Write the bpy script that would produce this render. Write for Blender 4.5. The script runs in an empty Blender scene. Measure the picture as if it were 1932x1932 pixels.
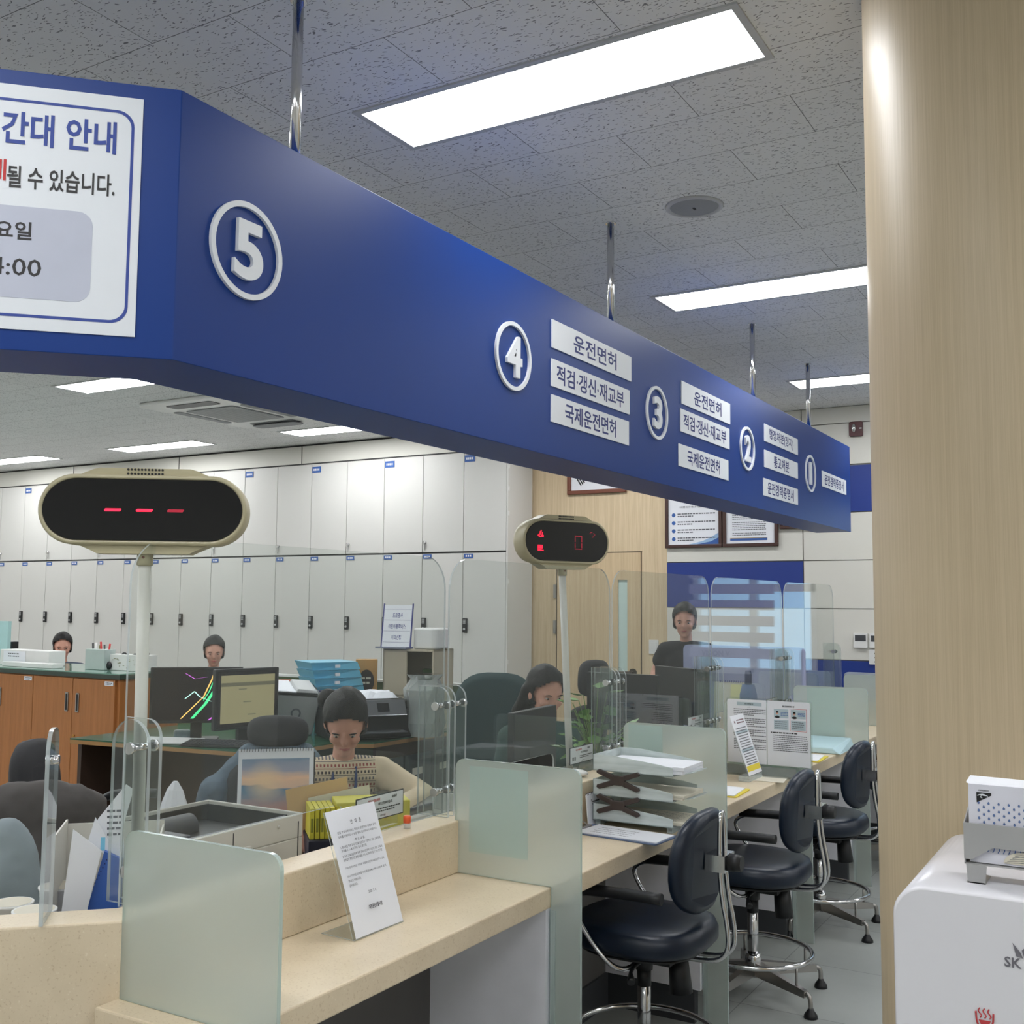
import bpy, bmesh, math, random
from mathutils import Matrix, Vector
random.seed(7)
S = bpy.context.scene
COL = S.collection
PI = math.pi
# ---------------------------------------------------------------- camera
CAM_H = 1.512
yaw, pitch, roll, FPX = math.radians(30.637), math.radians(4.836), math.radians(.4386), 2029.5
fw = Vector((-math.sin(yaw)*math.cos(pitch), math.cos(yaw)*math.cos(pitch), math.sin(pitch)))
rt0 = Vector((math.cos(yaw), math.sin(yaw), 0)); up0 = rt0.cross(fw)
rt = rt0*math.cos(roll) + up0*math.sin(roll); up = -rt0*math.sin(roll) + up0*math.cos(roll)
cam_d = bpy.data.cameras.new('camera'); cam = bpy.data.objects.new('camera', cam_d); COL.objects.link(cam)
cam_d.sensor_width = 36; cam_d.lens = 36*FPX/1932; cam_d.clip_start = .05; cam_d.clip_end = 100
cam.matrix_world = Matrix(((rt.x, up.x, -fw.x, 0), (rt.y, up.y, -fw.y, 0), (rt.z, up.z, -fw.z, CAM_H), (0, 0, 0, 1)))
S.camera = cam
# ---------------------------------------------------------------- world, exposure
w = bpy.data.worlds.new('world'); S.world = w; w.use_nodes = True
bg = w.node_tree.nodes['Background']; bg.inputs[0].default_value = (.62, .82, 1, 1); bg.inputs[1].default_value = 0.9
S.view_settings.view_transform = 'Standard'; S.view_settings.look = 'None'; S.view_settings.gamma = 1
S.view_settings.exposure = 1.2
S.view_settings.use_curve_mapping = False
LIGHT_POWER = 8.5          # radiance of the ceiling panels

def at(x, y, ax, val):
    """the point where the sight line of a photo pixel meets the plane  axis ax = val"""
    d = fw + rt*((x-966)/FPX) - up*((y-966)/FPX)
    c = Vector((0, 0, CAM_H)); return c + d*((val-c[ax])/d[ax])
def lin(c):
    c = c/255.0
    return c/12.92 if c <= .04045 else ((c+.055)/1.055)**2.4
def rgb(*c): return (lin(c[0]), lin(c[1]), lin(c[2]), 1)
# ---------------------------------------------------------------- materials
MATS = {}
def mat(name, col, rough=.5, metal=0., var=.06, scale=12., bump=0., emit=0., coat=0., stretch=(1, 1, 1), detail=3, spec=.5):
    if name in MATS: return MATS[name]
    m = bpy.data.materials.new(name); m.use_nodes = True; MATS[name] = m
    nt = m.node_tree; b = nt.nodes['Principled BSDF']; L = nt.links
    c = rgb(*col)
    b.inputs['Roughness'].default_value = rough; b.inputs['Metallic'].default_value = metal
    b.inputs['Specular IOR Level'].default_value = spec
    if coat: b.inputs['Coat Weight'].default_value = coat
    tc = nt.nodes.new('ShaderNodeTexCoord'); mp = nt.nodes.new('ShaderNodeMapping'); mp.inputs['Scale'].default_value = stretch
    n = nt.nodes.new('ShaderNodeTexNoise'); n.inputs['Scale'].default_value = scale; n.inputs['Detail'].default_value = detail
    L.new(tc.outputs['Object'], mp.inputs[0]); L.new(mp.outputs[0], n.inputs['Vector'])
    r = nt.nodes.new('ShaderNodeMix'); r.data_type = 'RGBA'
    r.inputs[6].default_value = tuple(max(0, v*(1-var)) for v in c[:3])+(1,); r.inputs[7].default_value = tuple(min(1, v*(1+var)) for v in c[:3])+(1,)
    L.new(n.outputs['Fac'], r.inputs[0]); L.new(r.outputs[2], b.inputs['Base Color'])
    if bump:
        bp = nt.nodes.new('ShaderNodeBump'); bp.inputs['Strength'].default_value = bump; bp.inputs['Distance'].default_value = .002
        L.new(n.outputs['Fac'], bp.inputs['Height']); L.new(bp.outputs[0], b.inputs['Normal'])
    if emit:
        L.new(r.outputs[2], b.inputs['Emission Color']); b.inputs['Emission Strength'].default_value = emit
    return m
def wood(name, c1, c2, vertical=True, rough=.45, sc=1.0):
    if name in MATS: return MATS[name]
    m = mat(name, c1, rough); nt = m.node_tree; L = nt.links; b = nt.nodes['Principled BSDF']
    mp = [n for n in nt.nodes if n.type == 'MAPPING'][0]
    mp.inputs['Scale'].default_value = (34*sc, 34*sc, .7) if vertical else (.7, .7, 34*sc)
    n = [n for n in nt.nodes if n.type == 'TEX_NOISE'][0]; n.inputs['Scale'].default_value = 1.6; n.inputs['Detail'].default_value = 6; n.inputs['Roughness'].default_value = .62
    n.inputs['Distortion'].default_value = .25
    n2 = nt.nodes.new('ShaderNodeTexNoise'); n2.inputs['Scale'].default_value = 9; n2.inputs['Detail'].default_value = 4
    L.new(mp.outputs[0], n2.inputs['Vector'])
    ad = nt.nodes.new('ShaderNodeMix'); ad.data_type = 'FLOAT'; ad.inputs[0].default_value = .4
    L.new(n.outputs['Fac'], ad.inputs[2]); L.new(n2.outputs['Fac'], ad.inputs[3])
    cr = nt.nodes.new('ShaderNodeValToRGB'); cr.color_ramp.elements[0].position = .32; cr.color_ramp.elements[1].position = .62
    cr.color_ramp.elements[0].color = rgb(*c2); cr.color_ramp.elements[1].color = rgb(*c1)
    L.new(ad.outputs[0], cr.inputs[0]); L.new(cr.outputs[0], b.inputs['Base Color'])
    return m
def schlick(nt):
    lw = nt.nodes.new('ShaderNodeLayerWeight'); lw.inputs[0].default_value = .5
    p = nt.nodes.new('ShaderNodeMath'); p.operation = 'POWER'; p.inputs[1].default_value = 5; nt.links.new(lw.outputs['Facing'], p.inputs[0])
    a = nt.nodes.new('ShaderNodeMath'); a.operation = 'MULTIPLY_ADD'; a.inputs[1].default_value = .96; a.inputs[2].default_value = .04
    nt.links.new(p.outputs[0], a.inputs[0]); return a
def clear(name, tint=(250, 252, 251), rough=.02, body=.022, gloss=1.0):
    """thin clear acrylic or glass: see-through with a real reflection and a trace of milky haze"""
    if name in MATS: return MATS[name]
    m = bpy.data.materials.new(name); m.use_nodes = True; MATS[name] = m
    nt = m.node_tree; nt.nodes.clear(); L = nt.links
    o = nt.nodes.new('ShaderNodeOutputMaterial'); t = nt.nodes.new('ShaderNodeBsdfTransparent'); t.inputs[0].default_value = rgb(*tint)
    d = nt.nodes.new('ShaderNodeBsdfDiffuse'); d.inputs[0].default_value = rgb(225, 235, 235)
    g = nt.nodes.new('ShaderNodeBsdfGlossy'); g.inputs['Roughness'].default_value = rough
    fr = schlick(nt)
    ns = nt.nodes.new('ShaderNodeTexNoise'); ns.inputs['Scale'].default_value = 3
    mr = nt.nodes.new('ShaderNodeMapRange'); mr.inputs[3].default_value = body*.6; mr.inputs[4].default_value = body*1.4
    L.new(ns.outputs[0], mr.inputs[0])
    m1 = nt.nodes.new('ShaderNodeMixShader'); L.new(mr.outputs[0], m1.inputs[0]); L.new(t.outputs[0], m1.inputs[1]); L.new(d.outputs[0], m1.inputs[2])
    mu = nt.nodes.new('ShaderNodeMath'); mu.operation = 'MULTIPLY'; mu.inputs[1].default_value = gloss; L.new(fr.outputs[0], mu.inputs[0])
    m2 = nt.nodes.new('ShaderNodeMixShader'); L.new(mu.outputs[0], m2.inputs[0]); L.new(m1.outputs[0], m2.inputs[1]); L.new(g.outputs[0], m2.inputs[2])
    L.new(m2.outputs[0], o.inputs[0]); return m
def frosted(name, col, trans=.55, see=.12):
    if name in MATS: return MATS[name]
    m = bpy.data.materials.new(name); m.use_nodes = True; MATS[name] = m
    nt = m.node_tree; nt.nodes.clear(); L = nt.links
    o = nt.nodes.new('ShaderNodeOutputMaterial')
    rf = nt.nodes.new('ShaderNodeBsdfRefraction'); rf.inputs['Roughness'].default_value = .42; rf.inputs['IOR'].default_value = 1.12; rf.inputs[0].default_value = (.93, .96, .95, 1)
    d = nt.nodes.new('ShaderNodeBsdfDiffuse'); d.inputs[0].default_value = rgb(*col)
    tl = nt.nodes.new('ShaderNodeBsdfTranslucent'); tl.inputs[0].default_value = rgb(*col)
    ns = nt.nodes.new('ShaderNodeTexNoise'); ns.inputs['Scale'].default_value = 2.5
    g = nt.nodes.new('ShaderNodeBsdfGlossy'); g.inputs['Roughness'].default_value = .22
    m0 = nt.nodes.new('ShaderNodeMixShader'); m0.inputs[0].default_value = .5; L.new(d.outputs[0], m0.inputs[1]); L.new(tl.outputs[0], m0.inputs[2])
    mr = nt.nodes.new('ShaderNodeMapRange'); mr.inputs[3].default_value = trans-.06; mr.inputs[4].default_value = trans+.06; L.new(ns.outputs[0], mr.inputs[0])
    m1 = nt.nodes.new('ShaderNodeMixShader'); L.new(mr.outputs[0], m1.inputs[0]); L.new(m0.outputs[0], m1.inputs[1]); L.new(rf.outputs[0], m1.inputs[2])
    fr = schlick(nt)
    m2 = nt.nodes.new('ShaderNodeMixShader'); L.new(fr.outputs[0], m2.inputs[0]); L.new(m1.outputs[0], m2.inputs[1]); L.new(g.outputs[0], m2.inputs[2])
    L.new(m2.outputs[0], o.inputs[0]); return m

WHITE = mat('white_laminate', (203, 202, 198), .45, var=.015, scale=3)
WHITEP = mat('white_wall_panel', (208, 206, 198), .5, var=.015, scale=4)
SEAM = mat('dark_seam', (60, 60, 60), .8)
BLUEW = mat('blue_wall_band', (22, 50, 128), .45, var=.03, scale=2)
SIGNBLUE = mat('sign_blue_film', (10, 54, 128), .42, var=.03, scale=2.5, spec=.28)
PLATE = mat('sign_white_plate', (222, 226, 232), .5, var=.02)
INKBLUE = mat('navy_letters', (32, 44, 110), .6)
INK = mat('black_ink', (28, 28, 30), .7)
GREYINK = mat('grey_ink', (95, 97, 104), .8)
REDINK = mat('red_ink', (190, 40, 40), .6)
BLUEINK = mat('blue_ink', (52, 92, 160), .6)
YELLOW = mat('yellow_print', (225, 205, 60), .5)
PAPER = mat('white_paper', (226, 228, 234), .8, var=.03, scale=6)
PAPER2 = mat('cream_paper', (214, 208, 192), .8, var=.04, scale=6)
CHROME = mat('chrome', (214, 214, 216), .13, 1, var=.02)
STEEL = mat('brushed_steel', (168, 165, 162), .32, 1, var=.05)
BLACK = mat('black_plastic', (24, 25, 28), .42, var=.12)
BLACKG = mat('glossy_black', (14, 15, 18), .12, var=.1)
DGREY = mat('dark_grey_plastic', (62, 64, 68), .5)
MGREY = mat('mid_grey_plastic', (128, 130, 134), .5)
LGREY = mat('light_grey_plastic', (186, 187, 188), .45)
WPLAST = mat('white_plastic', (218, 218, 216), .35)
CREAM = mat('cream_plastic', (178, 170, 140), .35)
NAVYV = mat('navy_vinyl', (10, 25, 44), .37, var=.15, scale=25, bump=.05)
STONE = mat('beige_engineered_stone', (206, 184, 152), .3, var=.0)
LAVEND = mat('lavender_fabric', (158, 164, 196), .85, var=.04, scale=60)
GREYFAB = mat('grey_fabric', (150, 158, 172), .85, var=.05, scale=60)
GREENFAB = mat('olive_green_fabric', (72, 92, 58), .9, var=.08, scale=60)
SKIN = mat('skin', (208, 156, 136), .55, var=.04)
HAIRM = mat('black_hair', (20, 17, 17), .5, var=.6, scale=40, stretch=(4, 4, .5), bump=.6, spec=.3)
CLEAR = clear('clear_acrylic'); EDGE = clear('acrylic_cut_edge', (216, 220, 226), .1, .42, 1.4)
FROST = frosted('frosted_glass', (216, 223, 217), .50)
FROSTL = frosted('frosted_film', (216, 231, 227), .18)
GLEDGE = clear('glass_cut_edge', (170, 205, 190), .1, .5)
def stone_nodes():
    nt = STONE.node_tree; L = nt.links; b = nt.nodes['Principled BSDF']; tc = [n for n in nt.nodes if n.type == 'TEX_COORD'][0]
    n = nt.nodes.new('ShaderNodeTexNoise'); n.inputs['Scale'].default_value = 190; n.inputs['Detail'].default_value = 2; L.new(tc.outputs['Object'], n.inputs['Vector'])
    n2 = nt.nodes.new('ShaderNodeTexNoise'); n2.inputs['Scale'].default_value = 9; n2.inputs['Detail'].default_value = 5; L.new(tc.outputs['Object'], n2.inputs['Vector'])
    cr = nt.nodes.new('ShaderNodeValToRGB'); e = cr.color_ramp.elements; e[0].position = .30; e[0].color = rgb(207, 187, 157); e[1].position = .40; e[1].color = rgb(222, 205, 177)
    x = e.new(.66); x.color = rgb(222, 205, 177); x = e.new(.74); x.color = rgb(232, 218, 194)
    L.new(n.outputs[0], cr.inputs[0]); mx = nt.nodes.new('ShaderNodeMix'); mx.data_type = 'RGBA'; mx.blend_type = 'MULTIPLY'; mx.inputs[0].default_value = .35
    c2 = nt.nodes.new('ShaderNodeValToRGB'); c2.color_ramp.elements[0].position = .35; c2.color_ramp.elements[0].color = (.8, .78, .74, 1); c2.color_ramp.elements[1].position = .6; c2.color_ramp.elements[1].color = (1, 1, 1, 1)
    L.new(n2.outputs[0], c2.inputs[0]); L.new(cr.outputs[0], mx.inputs[6]); L.new(c2.outputs[0], mx.inputs[7]); L.new(mx.outputs[2], b.inputs['Base Color'])
stone_nodes()
# ---------------------------------------------------------------- mesh builder
TXT = {}; TOB = []
def text_data(s, bold=0.0, res=2):
    k = (s, bold, res)
    if k in TXT: return TXT[k]
    if not TOB:
        c = bpy.data.curves.new('t', 'FONT'); c.size = 1; c.resolution_u = 2; TOB.append(bpy.data.objects.new('t', c))
    o = TOB[0]; c = o.data; c.body = s; c.offset = bold; c.resolution_u = res
    m = bpy.data.meshes.new_from_object(o)
    vs = [v.co.copy() for v in m.vertices]; ps = [tuple(p.vertices) for p in m.polygons]
    bpy.data.meshes.remove(m)
    if vs:
        x0 = min(v.x for v in vs); x1 = max(v.x for v in vs); y0 = min(v.y for v in vs); y1 = max(v.y for v in vs)
    else: x0 = x1 = y0 = y1 = 0
    TXT[k] = (vs, ps, (x0, x1, y0, y1)); return TXT[k]
ROOTM = {}
def frame(o, xd, yd):
    x = Vector(xd).normalized(); y = Vector(yd); y = (y - x*y.dot(x)).normalized(); z = x.cross(y); o = Vector(o)
    return Matrix(((x.x, y.x, z.x, o.x), (x.y, y.y, z.y, o.y), (x.z, y.z, z.z, o.z), (0, 0, 0, 1)))
class MB:
    def __init__(s, M=None): s.bm = bmesh.new(); s.M = M or Matrix.Identity(4); s.mi = 0
    def at(s, M): s.M = M; return s
    def m(s, i): s.mi = i; return s
    def _v(s, co): return s.bm.verts.new(s.M @ Vector(co))
    def _f(s, vs, smooth=False):
        try: f = s.bm.faces.new(vs)
        except ValueError: return None
        f.material_index = s.mi; f.smooth = smooth; return f
    def hexa(s, b, t):
        vb = [s._v(p) for p in b]; vt = [s._v(p) for p in t]; n = len(b)
        s._f(vb[::-1]); s._f(vt)
        for i in range(n): s._f([vb[i], vb[(i+1) % n], vt[(i+1) % n], vt[i]])
        return s
    def box(s, x0, x1, y0, y1, z0, z1):
        if x0 > x1: x0, x1 = x1, x0
        if y0 > y1: y0, y1 = y1, y0
        if z0 > z1: z0, z1 = z1, z0
        return s.hexa([(x0, y0, z0), (x1, y0, z0), (x1, y1, z0), (x0, y1, z0)], [(x0, y0, z1), (x1, y0, z1), (x1, y1, z1), (x0, y1, z1)])
    def prism(s, poly, z0, z1, side=None, smooth=False):
        """poly in local xy, extruded z0..z1; side = material of the rim"""
        a = s.mi; vb = [s._v((p[0], p[1], z0)) for p in poly]; vt = [s._v((p[0], p[1], z1)) for p in poly]; n = len(poly)
        s._f(vb[::-1]); s._f(vt)
        if side is not None: s.mi = side
        for i in range(n): s._f([vb[i], vb[(i+1) % n], vt[(i+1) % n], vt[i]], smooth)
        s.mi = a; return s
    def rings(s, rs, cap=True, smooth=True, closed=False):
        vr = [[s._v(p) for p in r] for r in rs]; n = len(vr[0])
        for k in range(len(vr)-1 + (1 if closed else 0)):
            a, b = vr[k], vr[(k+1) % len(vr)]
            for i in range(n): s._f([a[i], a[(i+1) % n], b[(i+1) % n], b[i]], smooth)
        if cap and not closed: s._f(vr[0][::-1]); s._f(vr[-1])
        return s
    def lathe(s, prof, seg=24, c=(0, 0), cap=True):
        return s.rings([[(c[0]+r*math.cos(2*PI*i/seg), c[1]+r*math.sin(2*PI*i/seg), z) for i in range(seg)] for r, z in prof], cap)
    def cyl(s, p0, p1, r0, r1=None, seg=16):
        p0, p1 = Vector(p0), Vector(p1); r1 = r0 if r1 is None else r1; d = (p1-p0).normalized()
        u = d.orthogonal().normalized(); v = d.cross(u)
        return s.rings([[p+u*r*math.cos(2*PI*i/seg)+v*r*math.sin(2*PI*i/seg) for i in range(seg)] for p, r in ((p0, r0), (p1, r1))])
    def tube(s, pts, r, seg=10, closed=False, sub=1):
        P = [Vector(p) for p in pts]
        for _ in range(sub):
            if len(P) > 2:
                Q = [] if closed else [P[0]]
                rng = range(len(P)) if closed else range(len(P)-1)
                for i in rng:
                    a, b = P[i], P[(i+1) % len(P)]; Q += [a*.75+b*.25, a*.25+b*.75]
                if not closed: Q.append(P[-1])
                P = Q
        n = len(P); rs = []; u = None
        for i in range(n):
            a = P[(i-1) % n] if closed or i > 0 else P[0]; b = P[(i+1) % n] if closed or i < n-1 else P[-1]
            d = (b-a).normalized()
            if u is None: u = d.orthogonal().normalized()
            u = (u-d*u.dot(d)).normalized(); v = d.cross(u); rr = r[i*len(r)//n] if isinstance(r, (list, tuple)) else r
            rs.append([P[i]+u*rr*math.cos(2*PI*k/seg)+v*rr*math.sin(2*PI*k/seg) for k in range(seg)])
        return s.rings(rs, closed=closed)
    def ball(s, c, r, seg=14, rg=9):
        rx, ry, rz = (r, r, r) if not isinstance(r, (tuple, list)) else r
        return s.rings([[(c[0]+rx*math.sin(t)*math.cos(2*PI*i/seg), c[1]+ry*math.sin(t)*math.sin(2*PI*i/seg), c[2]-rz*math.cos(t)) for i in range(seg)]
                        for t in [PI*(k+.03 if k == 0 else (k-.03 if k == rg else k))/rg for k in range(rg+1)]])
    def pad(s, c, a, b, h, n=2.6, seg=36, edge=.35):
        """cushion: superellipse outline a x b, thickness h, soft edges; along local z"""
        prof = [(.80, 0), (.93, .08), (1, .3), (1, .6), (.96, .85), (.86, .97), (.6, 1.0), (.25, 1.02)]
        rs = []
        for k, z in prof:
            r = []
            for i in range(seg):
                t = 2*PI*i/seg; ct, st = math.cos(t), math.sin(t)
                r.append((c[0]+a*k*abs(ct)**(2/n)*(1 if ct > 0 else -1), c[1]+b*k*abs(st)**(2/n)*(1 if st > 0 else -1), c[2]+z*h))
            rs.append(r)
        return s.rings(rs)
    def text(s, body, x, y, h, z=0, depth=0, bold=0, sx=1, align='c', wide=0):
        """h = cap height of the lettering; (x, y) = middle (c), left (l) or right (r) of the line"""
        vs, ps, (x0, x1, y0, y1) = text_data(body, bold, 10 if depth else 2)
        if not vs: return s
        k = h/(y1-y0)
        if wide: sx = wide/((x1-x0)*k)
        w = (x1-x0)*k*sx
        ox = x - (w/2 if align == 'c' else 0 if align == 'l' else w); cy = (y0+y1)/2
        top = [s._v((ox+(v.x-x0)*k*sx, y+(v.y-cy)*k, z+depth)) for v in vs]
        for p in ps: s._f([top[i] for i in p])
        if depth:
            bot = [s._v((ox+(v.x-x0)*k*sx, y+(v.y-cy)*k, z)) for v in vs]; ed = {}
            for p in ps:
                for i in range(len(p)):
                    a, b = p[i], p[(i+1) % len(p)]; ed[(a, b)] = 1
            for a, b in ed:
                if (b, a) not in ed: s._f([top[b], top[a], bot[a], bot[b]])
        return s
    def quad(s, x0, x1, y0, y1, z=0): s._f([s._v((x0, y0, z)), s._v((x1, y0, z)), s._v((x1, y1, z)), s._v((x0, y1, z))]); return s
    def words(s, x0, x1, y, h, z=0, seed=0):
        """a printed line too small to read: short dashes of word length"""
        r = random.Random(seed*977+int(y*1e4)); x = x0
        while x < x1-h*.6:
            wl = min(h*r.uniform(1.2, 3.6), x1-x); s.quad(x, x+wl, y-h/2, y+h/2, z); x += wl+h*.55
        return s
    def build(s, name, mats, parent=None, bev=0, world=True, solid=0):
        if parent is not None and world:
            bmesh.ops.transform(s.bm, matrix=ROOTM[parent.name].inverted(), verts=s.bm.verts)
        me = bpy.data.meshes.new(name)
        bmesh.ops.recalc_face_normals(s.bm, faces=s.bm.faces) if solid == 0 else None
        s.bm.to_mesh(me); s.bm.free()
        for mm in (mats if isinstance(mats, (list, tuple)) else [mats]): me.materials.append(mm)
        o = bpy.data.objects.new(name, me); COL.objects.link(o)
        ROOTM[o.name] = ROOTM[parent.name].copy() if parent is not None else Matrix.Identity(4)
        if parent is not None: o.parent = parent
        if bev:
            b = o.modifiers.new('bevel', 'BEVEL'); b.width = bev; b.segments = 2; b.limit_method = 'ANGLE'; b.angle_limit = math.radians(40); b.harden_normals = False
        return o
def tag(o, label=None, cat=None, group=None, kind=None):
    if label: o['label'] = label
    if cat: o['category'] = cat
    if group: o['group'] = group
    if kind: o['kind'] = kind
    return o
def thing(name, label, cat, loc=(0, 0, 0), rz=0, group=None):
    o = bpy.data.objects.new(name, None); COL.objects.link(o); o.empty_display_size = .05
    o.location = loc; o.rotation_euler = (0, 0, rz)
    ROOTM[o.name] = Matrix.Translation(Vector(loc)) @ Matrix.Rotation(rz, 4, 'Z')
    return tag(o, label, cat, group)
def move(o, loc, rz=0):
    o.location = loc; o.rotation_euler = (0, 0, rz); return o
KIDS = {}
def copy_tree(o, loc=None, rz=None, label=None, group=None, parent=None):
    c = o.copy(); COL.objects.link(c)
    if parent is not None: c.parent = parent
    if loc is not None: c.location = loc
    if rz is not None: c.rotation_euler = (0, 0, rz)
    if label: c['label'] = label
    if group: c['group'] = group
    ROOTM[c.name] = ROOTM[o.name].copy()
    for ch in [k for k in bpy.data.objects if k.parent == o]: copy_tree(ch, parent=c)
    return c
def rrect(x0, x1, y0, y1, r, seg=5, corners=(1, 1, 1, 1)):
    """rounded rectangle, corners: bl, br, tr, tl"""
    P = []
    for (cx, cy, a0, on) in ((x0, y0, PI, corners[0]), (x1, y0, 1.5*PI, corners[1]), (x1, y1, 0, corners[2]), (x0, y1, .5*PI, corners[3])):
        if not on: P.append((cx, cy)); continue
        ox = cx + (r if cx == x0 else -r); oy = cy + (r if cy == y0 else -r)
        for k in range(seg+1):
            a = a0 + .5*PI*k/seg; P.append((ox+r*math.cos(a), oy+r*math.sin(a)))
    return P
def struct(mb, name, mats, label=None, bev=0):
    o = mb.build(name, mats, bev=bev); tag(o, label, None, None, 'structure'); return o
# ================================================================ the room
CZ = 3.08; YB = 8.56; XL, XR, YF = -14.0, 4.2, -4.0
def ceiling_mat():
    m = mat('ceiling_tile', (228, 228, 228), .9, var=.03, scale=5); nt = m.node_tree; L = nt.links; b = nt.nodes['Principled BSDF']
    tc = [n for n in nt.nodes if n.type == 'TEX_COORD'][0]; base = [n for n in nt.nodes if n.type == 'MIX'][0]
    br = nt.nodes.new('ShaderNodeTexBrick'); br.offset = .5; br.inputs['Scale'].default_value = 1
    br.inputs['Brick Width'].default_value = .588; br.inputs['Row Height'].default_value = .2985; br.inputs['Mortar Size'].default_value = .0013; br.inputs['Mortar Smooth'].default_value = 0; br.inputs['Bias'].default_value = 0
    br.inputs['Color1'].default_value = (1, 1, 1, 1); br.inputs['Color2'].default_value = (.96, .96, .96, 1); br.inputs['Mortar'].default_value = (.22, .22, .22, 1)
    mp = nt.nodes.new('ShaderNodeMapping'); mp.inputs['Location'].default_value = (2.077+.588*30, -2.287+.2985*60, 0)
    L.new(tc.outputs['Object'], mp.inputs[0]); L.new(mp.outputs[0], br.inputs['Vector'])
    wn = nt.nodes.new('ShaderNodeTexNoise'); wn.inputs['Scale'].default_value = 26; wn.inputs['Detail'].default_value = 1
    L.new(tc.outputs['Object'], wn.inputs['Vector'])
    def worms(sx, sy, rot, thr, keep):
        ad = nt.nodes.new('ShaderNodeVectorMath'); ad.operation = 'SCALE'; ad.inputs['Scale'].default_value = .035
        L.new(wn.outputs['Color'], ad.inputs[0]); a2 = nt.nodes.new('ShaderNodeVectorMath'); L.new(tc.outputs['Object'], a2.inputs[0]); L.new(ad.outputs[0], a2.inputs[1])
        q = nt.nodes.new('ShaderNodeMapping'); q.inputs['Rotation'].default_value = (0, 0, rot); q.inputs['Scale'].default_value = (sx, sy, 0); L.new(a2.outputs[0], q.inputs[0])
        v = nt.nodes.new('ShaderNodeTexVoronoi'); v.voronoi_dimensions = '2D'; v.inputs['Scale'].default_value = 1; L.new(q.outputs[0], v.inputs['Vector'])
        l1 = nt.nodes.new('ShaderNodeMath'); l1.operation = 'LESS_THAN'; l1.inputs[1].default_value = thr; L.new(v.outputs['Distance'], l1.inputs[0])
        sp = nt.nodes.new('ShaderNodeSeparateColor'); L.new(v.outputs['Color'], sp.inputs[0])
        l2 = nt.nodes.new('ShaderNodeMath'); l2.operation = 'LESS_THAN'; l2.inputs[1].default_value = keep; L.new(sp.outputs[0], l2.inputs[0])
        mu = nt.nodes.new('ShaderNodeMath'); mu.operation = 'MULTIPLY'; L.new(l1.outputs[0], mu.inputs[0]); L.new(l2.outputs[0], mu.inputs[1]); return mu
    ws = [worms(24, 100, .25, .16, .28), worms(30, 110, -.3, .15, .22), worms(60, 78, 0, .12, .25), worms(34, 125, .8, .15, .15)]
    cur = ws[0]
    for x in ws[1:]:
        mx = nt.nodes.new('ShaderNodeMath'); mx.operation = 'MAXIMUM'; L.new(cur.outputs[0], mx.inputs[0]); L.new(x.outputs[0], mx.inputs[1]); cur = mx
    m1 = nt.nodes.new('ShaderNodeMix'); m1.data_type = 'RGBA'; m1.blend_type = 'MULTIPLY'; m1.inputs[0].default_value = 1
    L.new(base.outputs[2], m1.inputs[6]); L.new(br.outputs['Color'], m1.inputs[7])
    m2 = nt.nodes.new('ShaderNodeMix'); m2.data_type = 'RGBA'; L.new(cur.outputs[0], m2.inputs[0]); L.new(m1.outputs[2], m2.inputs[6]); m2.inputs[7].default_value = rgb(132, 132, 134)
    L.new(m2.outputs[2], b.inputs['Base Color']); return m
CEIL = ceiling_mat()
def floor_mat():
    m = mat('floor_tile', (156, 160, 157), .38, var=.16, scale=3.5, detail=8); nt = m.node_tree; L = nt.links; b = nt.nodes['Principled BSDF']
    tc = [n for n in nt.nodes if n.type == 'TEX_COORD'][0]; base = [n for n in nt.nodes if n.type == 'MIX'][0]
    br = nt.nodes.new('ShaderNodeTexBrick'); br.offset = 0; br.inputs['Scale'].default_value = 1; br.inputs['Brick Width'].default_value = .6; br.inputs['Row Height'].default_value = .6
    br.inputs['Mortar Size'].default_value = .002; br.inputs['Color1'].default_value = (1, 1, 1, 1); br.inputs['Color2'].default_value = (.9, .9, .9, 1); br.inputs['Mortar'].default_value = (.45, .45, .45, 1)
    mp = nt.nodes.new('ShaderNodeMapping'); mp.inputs['Location'].default_value = (30.2, 30.1, 0); L.new(tc.outputs['Object'], mp.inputs[0]); L.new(mp.outputs[0], br.inputs['Vector'])
    mx = nt.nodes.new('ShaderNodeMix'); mx.data_type = 'RGBA'; mx.blend_type = 'MULTIPLY'; mx.inputs[0].default_value = 1
    L.new(base.outputs[2], mx.inputs[6]); L.new(br.outputs['Color'], mx.inputs[7]); L.new(mx.outputs[2], b.inputs['Base Color']); return m
FLOORM = floor_mat()
struct(MB().box(XL, XR, YF, YB+.2, -.1, 0), 'floor', FLOORM)
struct(MB().box(XL, XR, YF, YB+.2, CZ, CZ+.1), 'ceiling', CEIL)
struct(MB().box(XL-.1, XL, YF, YB+.2, 0, CZ), 'wall_left', WHITEP)
struct(MB().box(XR, XR+.1, YF, YB+.2, 0, CZ), 'wall_right', WHITEP)
struct(MB().box(XL, XR, YF-.1, YF, 0, CZ), 'wall_front', WHITEP)
WOODW = wood('pale_oak_panel', (214, 194, 162), (190, 167, 134))
WOODD = wood('pale_oak_door', (208, 186, 152), (186, 161, 127))
WOODC = wood('pale_oak_column', (198, 180, 150), (180, 162, 132), sc=2.2)
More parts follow.
